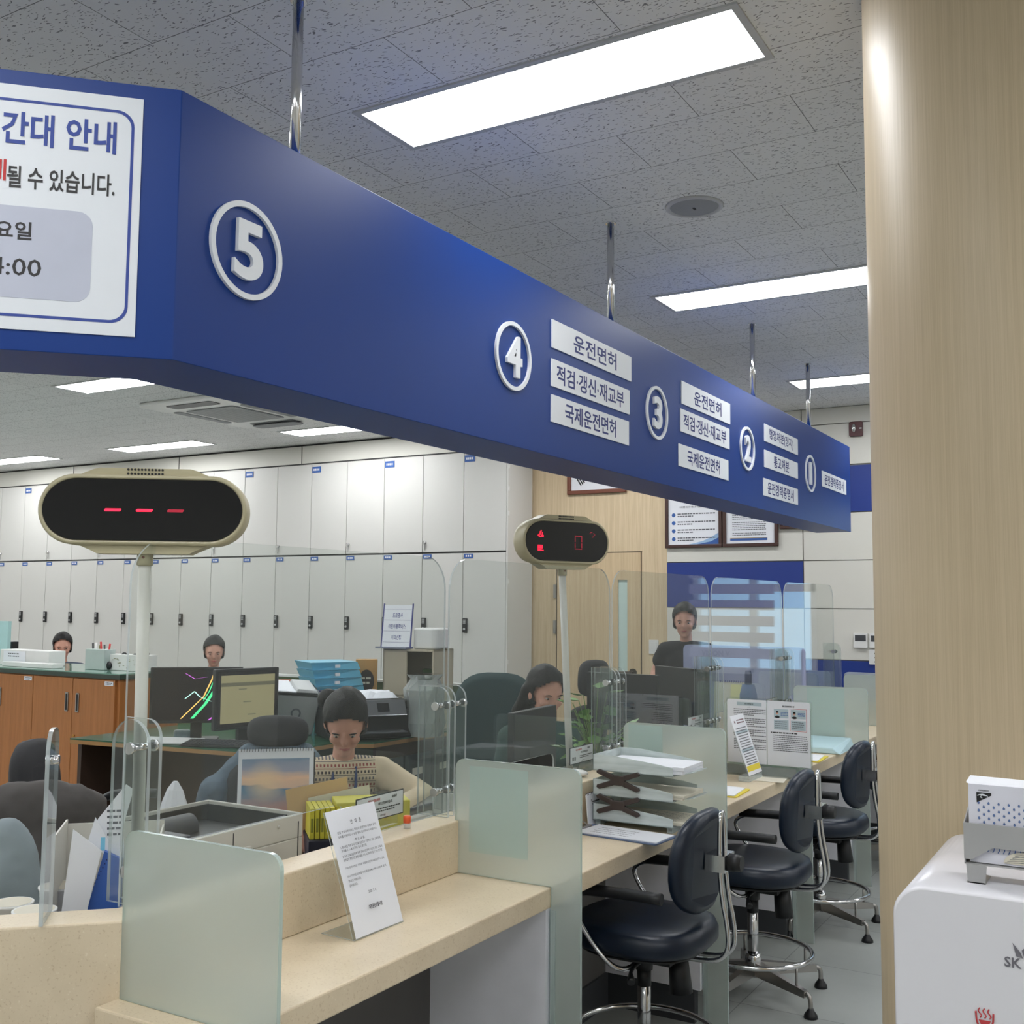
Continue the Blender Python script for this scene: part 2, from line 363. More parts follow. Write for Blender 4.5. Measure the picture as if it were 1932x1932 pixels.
# back wall: window opening on the right part
WX0, WX1, WZ0, WZ1 = -1.42, -.38, .95, 2.35
XB0 = -3.53     # where the white and blue panels start
mb = MB()
mb.m(2).box(XL, -4.855, YB, YB+.15, 0, CZ).m(2).box(XB0, WX0, YB, YB+.15, 0, CZ).box(WX1, XR, YB, YB+.15, 0, CZ).box(WX0, WX1, YB, YB+.15, 0, WZ0).box(WX0, WX1, YB, YB+.15, WZ1, CZ)
mb.m(0)
xs = [XB0, -2.365, -1.42]
DX0, DX1, DZ = -4.588, -3.774, 1.957
mb.m(3).box(-4.855, DX0-.006, YB, YB+.15, 0, CZ).box(DX1+.006, XB0, YB, YB+.15, 0, CZ).box(DX0-.006, DX1+.006, YB, YB+.15, DZ+.006, CZ)
mb.m(1).box(DX0-.006, DX1+.006, YB+.1, YB+.15, 0, DZ+.01)
def panel(x0, x1, z0, z1, m, g=.004): mb.m(m).box(x0+g, x1-g, YB-.012, YB, z0+g, z1-g)
for x0, x1 in ((XB0, -2.365), (-2.365, -1.42)):
    panel(x0, x1, 2.945, CZ, 0); panel(x0, x1, 2.615, 2.945, 0)
    panel(x0, x1, 2.24, 2.61, 4); panel(x0, x1, 1.865, 2.24, 0)
    panel(x0, x1, 1.487, 1.865, 4 if x0 < -3 else 0)
    panel(x0, x1, 1.09, 1.487, 0); panel(x0, x1, .85, 1.09, 4); panel(x0, x1, .0, .85, 0)
struct(mb, 'wall_back', [WHITEP, SEAM, mat('panel_joint', (120, 118, 112), .8), WOODW, BLUEW], bev=.0)
# window: frame, sash, glass, dual-layer roller blind
wm = MB().m(0)
for x0, x1, z0, z1 in ((WX0, WX1, WZ0, WZ0+.05), (WX0, WX1, WZ1-.05, WZ1), (WX0, WX0+.05, WZ0, WZ1), (WX1-.05, WX1, WZ0, WZ1), (-.93, -.87, WZ0, WZ1), (WX0, WX1, 1.62, 1.68)):
    wm.box(x0, x1, YB+.02, YB+.09, z0, z1)
win = struct(wm, 'window_1', [WPLAST])
g = MB().box(WX0+.05, WX1-.05, YB+.05, YB+.056, WZ0+.05, WZ1-.05).build('pane', clear('window_glass', (235, 245, 250)), win)
bl = MB().box(WX0-.02+.27, WX1, YB-.09, YB-.02, WZ1-.02, WZ1+.07)
tag(bl.build('blind_cassette', WPLAST), 'white cassette of the roller blind above the back window', 'blind')
bm_ = MB()
for k in range(10): bm_.box(-1.1, WX1, YB-.06, YB-.055, WZ1-.1-.13*k, WZ1-.02-.13*k)
tag(bm_.build('roller_blind', mat('blind_slats', (178, 176, 190), .8)), 'pale striped roller blind hanging over the back window', 'blind')
# door
door = MB().m(0).box(DX0, -3.99, YB-.004, YB+.04, .01, DZ).box(-3.90, DX1, YB-.004, YB+.04, .01, DZ).box(-3.99, -3.90, YB-.004, YB+.04, 1.72, DZ).box(-3.99, -3.90, YB-.004, YB+.04, .01, .62)
door = door.build('door_1', WOODD); tag(door, 'pale oak door with a tall narrow glass slit', None, None, 'structure')
MB().box(-3.99, -3.90, YB+.012, YB+.02, .62, 1.72).build('glass_slit', mat('slit_glass', (196, 216, 212), .3), door)
for z in (1.62, 1.30): MB().box(DX0-.035, DX0-.008, YB-.016, YB-.004, z-.06, z+.06).build('hinge', STEEL, door)
h = MB().cyl((-3.845, YB-.004, .925), (-3.845, YB-.02, .925), .034, seg=20).cyl((-3.845, YB-.02, .925), (-3.845, YB-.06, .925), .012).cyl((-3.845, YB-.06, .925), (-4.06, YB-.06, .925), .012)
h.build('door_handle', mat('dark_bronze', (92, 84, 78), .3, .9), door)
tr = MB().box(DX0-.008, DX1+.012, YB-.006, YB+.001, DZ+.001, DZ+.009).box(DX0-.008, DX0-.002, YB-.006, YB+.001, 0, DZ).box(DX1+.003, DX1+.009, YB-.006, YB+.001, 0, DZ)
struct(tr, 'trim_1', mat('door_shadow_gap', (86, 72, 54), .7))
# round column clad in oak
CX, CY, CR = -.2107, 2.802, .38
c = MB().lathe([(CR, .0), (CR, CZ)], 96, (CX, CY), cap=False)
col = struct(c, 'wall_column', WOODC)
WOODC.node_tree.nodes['Principled BSDF'].inputs['Roughness'].default_value = .42
# ceiling lights
EM = mat('light_diffuser', (255, 255, 255), .5, var=0); b = EM.node_tree.nodes['Principled BSDF']
b.inputs['Emission Color'].default_value = (.97, .985, 1, 1); b.inputs['Emission Strength'].default_value = LIGHT_POWER
cl = thing('ceiling_light', 'x', 'ceiling light', (0, 0, CZ), group='recessed ceiling light panels')
lw_, ll_ = .1425, .617
fr_ = MB()
for x0, x1, y0, y1 in ((-ll_-.022, ll_+.022, -lw_-.022, -lw_), (-ll_-.022, ll_+.022, lw_, lw_+.022), (-ll_-.022, -ll_, -lw_, lw_), (ll_, ll_+.022, -lw_, lw_)): fr_.box(x0, x1, y0, y1, -.006, 0)
fr_.build('frame', LGREY, cl, world=False); MB().box(-ll_, ll_, -lw_, lw_, -.004, -.001).build('diffuser', EM, cl, world=False)
LN = {(0, 0): 'largest ceiling light panel, above the blue sign between numbers 5 and 4', (0, 1): 'ceiling light panel running behind the oak column, beyond the round ceiling speaker',
      (0, 2): 'small far ceiling light panel beside the last sign rod, near the back wall', (2, 1): 'ceiling light panel just under the corner of the blue sign at left',
      (2, 2): 'ceiling light panel beyond the air conditioner, partly behind the blue sign', (3, 2): 'ceiling light panel above the large number display, close to the cabinet wall',
      (4, 2): 'ceiling light panel at the left edge of the photo, close to the cabinet wall'}
first = True
for i in range(-2, 6):  # far-right column is unseen, added to brighten the customer side
    for j in range(-2, 3):
        if (i, j) == (4, 2): pass
        x, y = -1.51-2.383*i, 2.765+2.39*j
        if i == -1 and j == 1 and False: continue
        o = cl if first else copy_tree(cl, parent=None); first = False
        o.location = (x, y, CZ); lb = LN.get((i, j))
        o['label'] = lb if lb else 'ceiling light out of view, %s row from the back wall, %s' % (['fifth', 'fourth', 'third', 'second', 'first'][j+2], ['added fill, far right', 'right of column', 'over the counter', 'above staff desks', 'above staff aisle', 'above low cabinets', 'near left corner', 'at left wall'][i+2])
# ceiling speaker
sp = thing('ceiling_speaker', 'round flush grey speaker in the ceiling between two light panels', 'speaker', (-1.495, 3.92, CZ))
MB().lathe([(.115, 0), (.112, -.006), (.098, -.009), (.095, -.004)], 40).build('rim', LGREY, sp, world=False)
g = MB().lathe([(.096, -.003), (.09, -.007), (.001, -.009)], 40, cap=False).m(1).box(-.004, .004, -.01, .01, -.012, -.008)
g.build('grille', [mat('speaker_grille', (150, 152, 155), .7, var=.1, scale=400), SEAM], sp, world=False)
# cassette air conditioner
ac = thing('air_conditioner', 'white four-way cassette air conditioner in the ceiling under the blue sign', 'air conditioner', (-6.45, 6.4, CZ))
MB().prism(rrect(-.47, .47, -.62, .62, .05), -.03, 0).build('panel', WPLAST, ac, world=False, bev=.01)
gm = MB().m(0).prism(rrect(-.27, .27, -.3, .3, .03), -.036, -.03)
gm.m(1)
for k in range(22): gm.box(-.255, .255, -.285+k*.0265, -.275+k*.0265, -.038, -.036)
gm.build('intake_grille', [MGREY, LGREY], ac, world=False)
for (x0, x1, y0, y1) in ((-.25, .25, -.53, -.40), (-.25, .25, .40, .53), (-.42, -.33, -.3, .3), (.33, .42, -.3, .3)):
    MB().prism(rrect(x0, x1, y0, y1, .03), -.034, -.03).build('outlet', BLACK if y1 < -.3 else MGREY, ac, world=False)
fl = MB().prism(rrect(-.25, .25, .43, .57, .04), -.05, -.043); fl.build('louver', MGREY, ac, world=False)
# ================================================================ cabinet wall
struct(MB().m(0).box(XL, -4.855, 8.13, YB, 2.87, CZ-.02).m(1).box(XL, -4.855, 8.16, YB, CZ-.02, CZ).m(2).box(XL, -4.855, 8.127, 8.13, 2.872, 2.885), 'trim_2', [WHITEP, BLACK, SEAM])  # black strip under the ceiling paints in the shadow line there
st2 = MB()
for k in range(6): st2.box(-7.27-1.75*k, -7.264-1.75*k, 8.126, 8.131, 2.885, CZ-.02)
struct(st2, 'trim_3', SEAM)
U = .9
locker = thing('storage_cabinet', 'x', 'cabinet', (-5.305, 8.1, 0), group='full-height white storage cabinets along the back')
hx = U/2
MB().box(-hx+.002, hx-.002, .02, .43, .06, 2.868).m(1).box(-hx, hx, .04, .43, 0, .06).m(2).box(-hx+.003, hx-.003, .012, .03, 1.955, 1.975).build('body', [WHITE, DGREY, SEAM], locker, world=False)
for i in (0, 1):
    for lo in (0, 1):
        x0 = -hx + i*hx; z0, z1 = ((.07, 1.956), (1.972, 2.862))[1-lo] if lo == 0 else (.07, 1.956)
        if lo == 0: z0, z1 = 1.972, 2.862
        d = MB().box(x0+.003, x0+hx-.003, 0, .019, z0, z1).build('door', WHITE, locker, world=False, bev=.0015)
        if lo:
            MB().m(0).prism(rrect(x0+.012, x0+.052, -1.45+.002, -1.37, .006), 0, .018).build('tmp', BLACK) if False else None
            lk = MB(frame((x0+.034, -.001, 1.31), (1, 0, 0), (0, 0, 1))).m(0).prism(rrect(-.021, .021, -.062, .062, .008), 0, .02).m(1)
            for r in range(4): lk.box(-.013, .013, .012+.011*r, .018+.011*r, .02, .0215)
            lk.lathe([(.011, .02), (.011, .024), (.001, .025)], 14, (0, -.033))
            lk.build('digital_lock', [BLACK, LGREY], d, world=False)
            tgx = x0+.012
            tg = MB(frame((tgx, -.002, 1.93), (1, 0, 0), (0, 0, 1))).m(0).box(0, .095, -.02, .02, 0, .002).m(1)
            for q in range(3): tg.box(.018+.022*q, .032+.022*q, -.008, .008, .002, .0025)
            tg.build('name_tag', [BLUEINK, PAPER], d, world=False)
        elif i == 1:
            tg = MB(frame((x0+.008, -.002, 2.81), (1, 0, 0), (0, 0, 1))).m(0).box(0, .11, -.03, .03, 0, .002).m(1)
            for q in range(4): tg.box(.016+.02*q, .03+.02*q, -.01, .01, .002, .0025)
            tg.build('name_tag', [BLUEINK, PAPER], d, world=False)
        else:
            MB().cyl((x0+.03, -.0, 2.06), (x0+.03, -.022, 2.06), .016).box(x0+.026, x0+.034, -.012, -.004, 1.99, 2.05).build('key_lock', CHROME, d, world=False)
names = ['at the right end beside the oak wall', 'second from the oak wall', 'third from the oak wall', 'fourth from the oak wall', 'behind the large number display at its right end', 'behind the large number display', 'left of the white display pole', 'by the left edge of the photo', 'beyond the left edge', 'furthest left']
for k in range(10):
    o = locker if k == 0 else copy_tree(locker)
    o.location = (-5.305-U*k, 8.1, 0); o['label'] = 'white double-door storage cabinet, ' + names[k]
es = thing('cabinet_end_panel', 'narrow plain white end panel closing the cabinet row beside the oak wall', 'panel', (-4.855, 8.1, 0))
MB().box(.001, .018, 0, .43, 0, 2.87).build('panel', WHITE, es, world=False)
for z in (2.72, 2.52, 2.30, 1.7, 1.0): MB().box(.001, .0215, .004, .02, z-.02, z+.02).build('hinge', WPLAST, es, world=False)
# ================================================================ hanging sign
SX, SZ0, SZ1, SY0, SY1, ST = -1.745, 2.0146, 2.601, 1.546, 7.50, .237
sign = thing('hanging_sign', 'long blue box sign hanging over the counter with service window numbers', 'sign', (SX-.12, SY0, SZ0))
s2 = math.sqrt(.5); LEN = 1.6; dx, dy = -s2*LEN, -s2*LEN
k_ = ST*math.tan(PI/8)
pin = (SX-ST, SY0+k_)
poly = [(SX, SY0), (SX, SY1), (SX-ST, SY1), pin, (pin[0]+dx, pin[1]+dy), (SX+dx, SY0+dy)]
MB().prism(poly, SZ0, SZ1).build('sign_body', SIGNBLUE, sign, bev=.0015)
FS = frame((SX, 0, 0), (0, 1, 0), (0, 0, 1))
cy = [(1.747, '5'), (2.941, '4'), (4.12, '3'), (5.292, '2'), (6.48, '1')]
for y, t in cy:
    rg = MB(FS); n = 48
    rg.rings([[(y+r*math.cos(2*PI*i/n), 2.306+r*math.sin(2*PI*i/n), z) for i in range(n)] for r, z in ((.112, 0), (.112, .008), (.099, .008), (.099, 0))], cap=False, smooth=False)
    rg.build('number_ring', PLATE, sign)
    MB(FS).text(t, y+(.002 if t != '1' else -.004), 2.306, .136, 0, .01, bold=.03, wide={'5': .09, '4': .094, '3': .086, '2': .086, '1': .046}[t]).build('number', PLATE, sign)
PL = [(3.203, 3.862, 2.391, 2.49, '운전면허', .36), (3.20, 3.845, 2.256, 2.352, '적검·갱신·재교부', .555), (3.2, 3.838, 2.132, 2.227, '국제운전면허', .42),
      (4.397, 5.033, 2.392, 2.494, '운전면허', .36), (4.383, 5.02, 2.267, 2.368, '적검·갱신·재교부', .555), (4.36, 5.0, 2.112, 2.21, '국제운전면허', .42),
      (5.583, 6.214, 2.385, 2.479, '행정처분(정지)', .46), (5.578, 6.207, 2.245, 2.338, '통고처분', .29), (5.555, 6.2, 2.091, 2.184, '운전경력증명서', .49),
      (6.748, 7.37, 2.256, 2.354, '운전경력증명서', .49)]
for (y0, y1, z0, z1, t, wd) in PL:
    vs, ps, (a0, a1, b0, b1) = text_data(t, .018)
    hgt = .066; sx = wd/((a1-a0)*hgt/(b1-b0))
    off = .02 if t == '운전면허' else 0
    MB(FS).m(0).box(y0, y1, z0, z1, 0, .004).m(1).text(t, (y0+y1)/2+off-.01, (z0+z1)/2, hgt, .0045, bold=.018, sx=sx).build('name_plate', [PLATE, INKBLUE], sign)
for y in (2.03, 3.93, 5.77, 6.91):
    MB().cyl((SX-.119, y, SZ1), (SX-.119, y, CZ), .014, seg=20).cyl((SX-.119, y, CZ-.004), (SX-.119, y, CZ), .022, seg=20).cyl((SX-.09, y, SZ1), (SX-.09, y, SZ1+.03), .006, seg=10).build('suspension_rod', CHROME, sign)
# poster on the angled face: frame x runs along the face towards the corner
FP = frame((SX, SY0, 0), (s2, s2, 0), (0, 0, 1))
pm = MB(FP).m(0).box(-1.38, -.0765, 2.057, 2.569, 0, .003)
def ringp(mb, x0, x1, y0, y1, r, t, z):
    a = rrect(x0, x1, y0, y1, r, 8); b_ = rrect(x0+t, x1-t, y0+t, y1-t, r-t*.6, 8); n = len(a)
    va = [mb._v((p[0], p[1], z)) for p in a]; vb = [mb._v((p[0], p[1], z)) for p in b_]
    for i in range(n): mb._f([va[i], va[(i+1) % n], vb[(i+1) % n], vb[i]])
ringp(pm.m(1), -1.36, -.0925, 2.083, 2.539, .035, .006, .0035)
pm.m(2).prism(rrect(-1.25, -.167, 2.122, 2.313, .03), .003, .0036)
pm.m(1).text('시간대 안내', -.1275, 2.477, .07, .004, bold=.022, align='r', wide=.275)
pm.m(3).text('될 수 있습니다.', -.127, 2.374, .047, .004, bold=.018, align='r', wide=.208)
pm.m(4).text('지체', -.337, 2.386, .045, .004, bold=.018, align='r')
pm.m(3).text('월요일', -.283, 2.262, .038, .004, bold=.022, align='r')
pm.m(3).text('14:00', -.262, 2.186, .036, .004, bold=.008, align='r', sx=1.15)
pm.build('poster', [PLATE, mat('poster_blue', (48, 70, 150), .6), mat('poster_grey', (186, 190, 206), .6), mat('poster_black', (40, 38, 40), .6), REDINK], sign)
# ================================================================ service counter
PY = [1.488, 2.667, 3.832, 4.971, 6.128, 7.29]     # glass partitions
CXF, CXL, CT, LT = -1.445, -1.749, .735, .883       # worktop front, ledge face, worktop height, ledge height
YE = 7.9
ctr = thing('service_counter', 'long beige stone service counter with a raised ledge and service windows', 'counter', (-1.7, 1.5, 0))
GREYP = mat('counter_side_panel', (234, 234, 242), .6); KICK = mat('counter_dark_panel', (92, 90, 88), .6)
MB().box(CXL-.02, CXF, 1.432, YE, CT-.055, CT).build('worktop', STONE, ctr, bev=.004)
P0, P1 = (CXL, 1.52), (CXL-.19, 1.52-.19-.0)
k2 = .1*math.tan(PI/8); WL = 2.2
lp = [(CXL, 1.50), (CXL, YE), (CXL-.1, YE), (CXL-.1, 1.50+k2), (CXL-.1-s2*WL, 1.50+k2-s2*WL), (CXL-s2*WL, 1.50-s2*WL)]
MB().prism(lp, CT, LT).build('ledge', STONE, ctr, bev=.004)
wp = [(CXL, 1.50), (CXL-.05, 1.52), (CXL-.05-s2*WL, 1.52-s2*WL), (CXL-s2*WL, 1.50-s2*WL)]
MB().prism([(p[0]+.001, p[1]-.001) for p in wp], 0, LT+.0003).build('angled_front', STONE, ctr, bev=.004)
MB().m(0).box(-1.87, -1.83, 1.5, YE, .12, CT-.055).m(1).box(-1.86, -1.82, 1.5, YE, 0, .12).build('knee_panel', [KICK, DGREY], ctr)
for i, y in enumerate(PY[1:]):
    MB().m(0).box(-1.83, CXF-.006, y-.02, y+.02, .12, CT-.055).m(1).box(-1.82, CXF-.03, y-.018, y+.018, 0, .12).build('side_panel', [GREYP, DGREY], ctr)
# staff side desk surface behind the ledge
MB().box(-2.5, CXL-.1, 1.75, YE, .70, .73).build('staff_worktop', mat('staff_desk_top', (150, 150, 146), .5), ctr)
MB().box(-2.45, -2.42, 1.8, YE-.1, .0, .70).build('modesty_panel', mat('beige_panel', (168, 156, 138), .6), ctr)
# frosted glass partitions
pn = ['nearest, at its left corner', 'second, between notice stand and letter trays', 'third from the camera, behind the letter trays',
      'fourth from the camera, behind the printed sheets', 'fifth from the camera, behind the third stool', 'furthest, hidden behind the column']
def gpart(y, name, film=None, i=0):
    t = thing('frosted_glass_partition', 'frosted glass partition on the counter, ' + name, 'glass partition', (-1.40, y, 0), group='frosted glass partitions along the counter')
    F = frame((0, y+.005, 0), (1, 0, 0), (0, 0, 1))
    x0, x1 = CXL-.012, -1.353
    if i == 0: P = rrect(x0, x1, CT+.001, 1.06, .028, 5, (0, 0, 1, 1)); P = [(x0, CT+.001), (CXF+.002, CT+.001), (CXF+.002, .0), (x1, 0)] + P[2:]
    else: P = [(x0, CT+.001), (CXF+.002, CT+.001), (CXF+.002, .0), (x1, 0)] + rrect(x0, x1, 0, 1.06, .028, 5, (0, 0, 1, 1))[2:]
    MB(F).m(0).prism(P, 0, .01, side=1).build('glass', [FROST, GLEDGE], t)
    if film:
        a, b, c, d = film
        MB(F).box(a, b, c, d, .0102, .0106).build('film', FROSTL, t)
    MB().box(CXF+.0, CXF+.016, y-.006, y+.016, .0, CT-.06).build('edge_channel', GLEDGE, t) if i else None
    return t
films = [None, (-1.712, -1.517, .80, 1.042), (-1.74, -1.60, .74, 1.052), (-1.74, -1.36, .745, .80), (-1.686, -1.478, .74, 1.05), None]
for i, y in enumerate(PY): gpart(y, pn[i], films[i], i)
# acrylic shields on the ledge
XS_ = -1.85
sh = [(1.545, 2.722, 'facing the large number display'), (2.745, 3.885, 'in front of the seated person in dark green'), (3.905, 5.0, 'in front of the oak door'), (5.03, 6.20, 'in front of the lavender screen'), (6.24, 7.38, 'furthest, before the blue wall band')]
def shield(y0, y1, lab, open_z=True, M=None):
    t = thing('acrylic_shield', 'clear acrylic shield on the ledge, ' + lab, 'acrylic shield', (XS_, y0, LT), group='clear acrylic shields on the counter')
    F = (M or Matrix.Identity(4)) @ frame((XS_, 0, 0), (0, 1, 0), (0, 0, 1))
    P = [(y0+.05, LT+.002), (y0+.05, .955)] ; q = [(y0+.055, .975), (y0+.07, .983), (y1-.50, .983), (y1-.475, .978), (y1-.465, .96)]
    out = rrect(y0, y1, LT, 1.648, .1, 8, (0, 0, 1, 1))[2:]
    poly = [(y0, LT+.001), (y0+.05, LT+.001)] + P[1:] + q + [(y1-.465, LT+.001), (y1, LT+.001)] + out
    MB(F).m(0).prism(poly, 0, .006, side=1).build('pane', [CLEAR, EDGE], t)
    FN = frame
    for yy in (y0+.02, y1-.045):
        for dyy in (0, .03) if yy > y0+.1 or y0 < 2 else (0,):
            Ff = (M or Matrix.Identity(4)) @ frame((0, yy+dyy, 0), (1, 0, 0), (0, 0, 1))
            arch = dyy == 0 and y0 < 2 and yy < 2
            pf = [(XS_-.055, LT+.001), (XS_+.055, LT+.001)] + rrect(XS_-.055, XS_+.055, LT, 1.262, .054 if arch else .04, 8, (0, 0, 1, 1 if arch else 0))[2:]
            MB(Ff).m(0).prism(pf, -.004, .004, side=1).build('bracket', [CLEAR, EDGE], t)
        b_ = MB(M or Matrix.Identity(4))
        for zz in (1.205, .955):
            b_.cyl((XS_+.015, yy-.014, zz), (XS_+.015, yy+.045, zz), .0075, seg=12).cyl((XS_+.015, yy-.02, zz), (XS_+.015, yy-.012, zz), .0125, seg=14).cyl((XS_+.015, yy+.043, zz), (XS_+.015, yy+.052, zz), .0125, seg=14).cyl((XS_-.012, yy+.016, zz), (XS_+.022, yy+.016, zz), .006, seg=12)
        b_.build('bolt', CHROME, t)
    return t
for a in sh: shield(*a)
# shield on the angled wing, seen nearly edge-on
Ma = Matrix.Translation((CXL-.1, 1.55, 0)) @ Matrix.Rotation(math.radians(-45), 4, 'Z') @ Matrix.Translation((1.85, -1.50, 0))
t = thing('acrylic_shield', 'clear acrylic shield on the angled left wing of the counter', 'acrylic shield', (-1.9, 1.45, LT), group='clear acrylic shields on the counter')
wd = Vector((-s2, -s2, 0)); wn_ = Vector((s2, -s2, 0)); o0 = Vector((CXL-.045, 1.50, 0))
def wing(s, n, z): return o0 + wd*s + wn_*n + Vector((0, 0, z))
Fw = frame(wing(0, -.03, 0), -wd, (0, 0, 1))      # x towards the corner
for s_ in (.137,):
    Fb = frame(wing(s_, 0, 0), (s2, -s2, 0), (0, 0, 1))
    MB(Fb).m(0).prism([(-.075, LT+.001), (.04, LT+.001)] + rrect(-.075, .04, LT, 1.255, .045, 8, (0, 0, 1, 1))[2:], -.004, .004, side=1).build('bracket', [CLEAR, EDGE], t)
MB(frame(wing(0, -.02, 0), (s2, s2, 0), (0, 0, 1))).m(0).prism([(-1.6, LT+.001), (-.25, LT+.001)] + rrect(-1.6, -.25, LT, 1.648, .1, 8, (0, 0, 1, 1))[2:], -.003, .003, side=1).build('pane', [CLEAR, EDGE], t)
MB().cyl(wing(.125, -.03, 1.19), wing(.151, -.03, 1.19), .01).build('bolt', CHROME, t)
# ================================================================ number displays
LEDR = mat('red_led', (255, 30, 60), .5, var=0, emit=.9); LEDD = mat('dim_red_led', (150, 22, 45), .5, var=0, emit=.3)
def display(label, base, ptop, cz, nrm, w, h, name, glyph):
    t = thing('number_display', label, 'number display', base)
    n = Vector((math.cos(nrm), math.sin(nrm), 0)); xr = Vector((-n.y, n.x, 0))
    c = Vector((ptop[0], ptop[1], cz)); F = frame(c, xr, (0, 0, 1))
    d = .085
    st = lambda ww, hh: rrect(-ww/2, ww/2, -hh/2, hh/2, hh/2-.0005, 14)
    mb = MB(F); a = st(w, h)
    def ring(k, z): return [(p[0]*(w-2*k)/w, p[1]*(h-2*k)/h, z) for p in a]
    mb.rings([ring(.012, -d), ring(.002, -d+.012), ring(0, -d+.025), ring(0, -.004), ring(.003, 0), ring(.008, .001), ring(.0095, -.004)])
    mb.rings([[(p[0]*1.0, p[1], z) for p in q] for q, z in ((  [(-w*.36, h*.44), (w*.36, h*.44), (w*.25, h*.575), (w*.22, h*.6), (-w*.22, h*.6), (-w*.25, h*.575)], -.068),
                                          ([(-w*.36, h*.44), (w*.36, h*.44), (w*.25, h*.575), (w*.22, h*.6), (-w*.22, h*.6), (-w*.25, h*.575)], -.010))], smooth=False)
    mb.rings([[(p[0], -p[1], z) for p in q] for q, z in ((  [(-w*.36, h*.44), (w*.36, h*.44), (w*.25, h*.575), (w*.22, h*.62), (-w*.22, h*.62), (-w*.25, h*.575)], -.068),
                                          ([(-w*.36, h*.44), (w*.36, h*.44), (w*.25, h*.575), (w*.22, h*.62), (-w*.22, h*.62), (-w*.25, h*.575)], -.010))], smooth=False)
    mb.m(1)
    for r in range(2):
        for q in range(11): mb.cyl(((q-5)*w*.0165, h*.52+r*.009, -.011), ((q-5)*w*.0165, h*.52+r*.009, -.0085), .0026, seg=8)
    mb.build('housing', [CREAM, BLACK], t)
    MB(F).prism([(p[0]*(w-.02)/w, p[1]*(h-.02)/h) for p in a], -.004, .0005).build('screen', BLACKG, t)
    glyph(MB(F), w, h).build('led_digits', [LEDR, LEDD], t)
    pt = c - Vector((0, 0, h*.6)) - n*.035
    sk = MB(); nk = 12
    sk.rings([[(pt.x+r*math.cos(2*PI*i/nk), pt.y+r*math.sin(2*PI*i/nk), pt.z+z) for i in range(nk)] for r, z in ((.017, .01), (.0175, -.026), (.015, -.028))])
    sk.m(1).cyl(pt+n*.017+Vector((0, 0, -.01)), pt+n*.0185+Vector((0, 0, -.01)), .003, seg=10).build('socket', [CREAM, mat('rust_screw', (110, 60, 40), .6)], t)
    pl = MB().cyl((base[0], base[1], base[2]+.004), pt+Vector((0, 0, -.02)), .0135, seg=24); pl.build('pole', mat('white_pole', (216, 214, 208), .35), t)
    MB().lathe([(.06, base[2]+.0005), (.06, base[2]+.006), (.016, base[2]+.012)], 28, (base[0], base[1])).build('base', WPLAST, t)
def gl1(mb, w, h):
    for i, x in enumerate((-.063, .003, .068)):
        mb.m(0 if i < 2 else 1).prism([(x-.017, -.004), (x+.015, -.004), (x+.018, 0), (x+.017, .002), (x-.015, .002), (x-.018, -.001)], .0006, .0012)
    return mb
def gl2(mb, w, h):
    dots = ['..#..', '.##.#', '.#.##', '##.##', '#####']
    for (ox, oy, pat, mi) in ((-.125, .028, ['...#..', '..##..', '..#.#.', '.##.#.', '##.###', '.#####'], 0), (-.125, -.028, ['#####.', '#####.', '#####.', '####..', '######'], 0), (.115, .03, ['.##...', '#...#.', '.....#', '....#.', '...#..'], 1)):
        for r, row in enumerate(pat):
            for q, ch in enumerate(row):
                if ch == '#': mb.m(mi).box(ox+q*.0045-.012, ox+q*.0045-.0085, oy-r*.0045+.008, oy-r*.0045+.0115, .0006, .0012)
    x, y, a, b = .05, -.002, .017, .026
    mb.m(1)
    for (x0, x1, y0, y1) in ((x-a, x+a, y+b-.003, y+b), (x-a, x+a, y-b, y-b+.003), (x-a, x-a+.003, y+.002, y+b-.005), (x+a-.003, x+a, y+.002, y+b-.005), (x-a, x-a+.003, y-b+.005, y-.002), (x+a-.003, x+a, y-b+.005, y-.002)):
        mb.box(x0, x1, y0, y1, .0006, .0012)
    return mb
c1 = at(270, 962, 0, -1.86)
display('large oval number display on a white pole showing three red dashes, at the left', (-1.905, 1.64, .73), (c1.x, c1.y), c1.z, math.radians(-53), .437, .152, 'a', gl1)
c2 = at(1071, 1022, 0, -1.9)
display('smaller oval number display on a leaning white pole, showing a red zero', (-1.93, 3.72, .73), (c2.x, c2.y), c2.z, math.radians(-27), .40, .168, 'b', gl2)
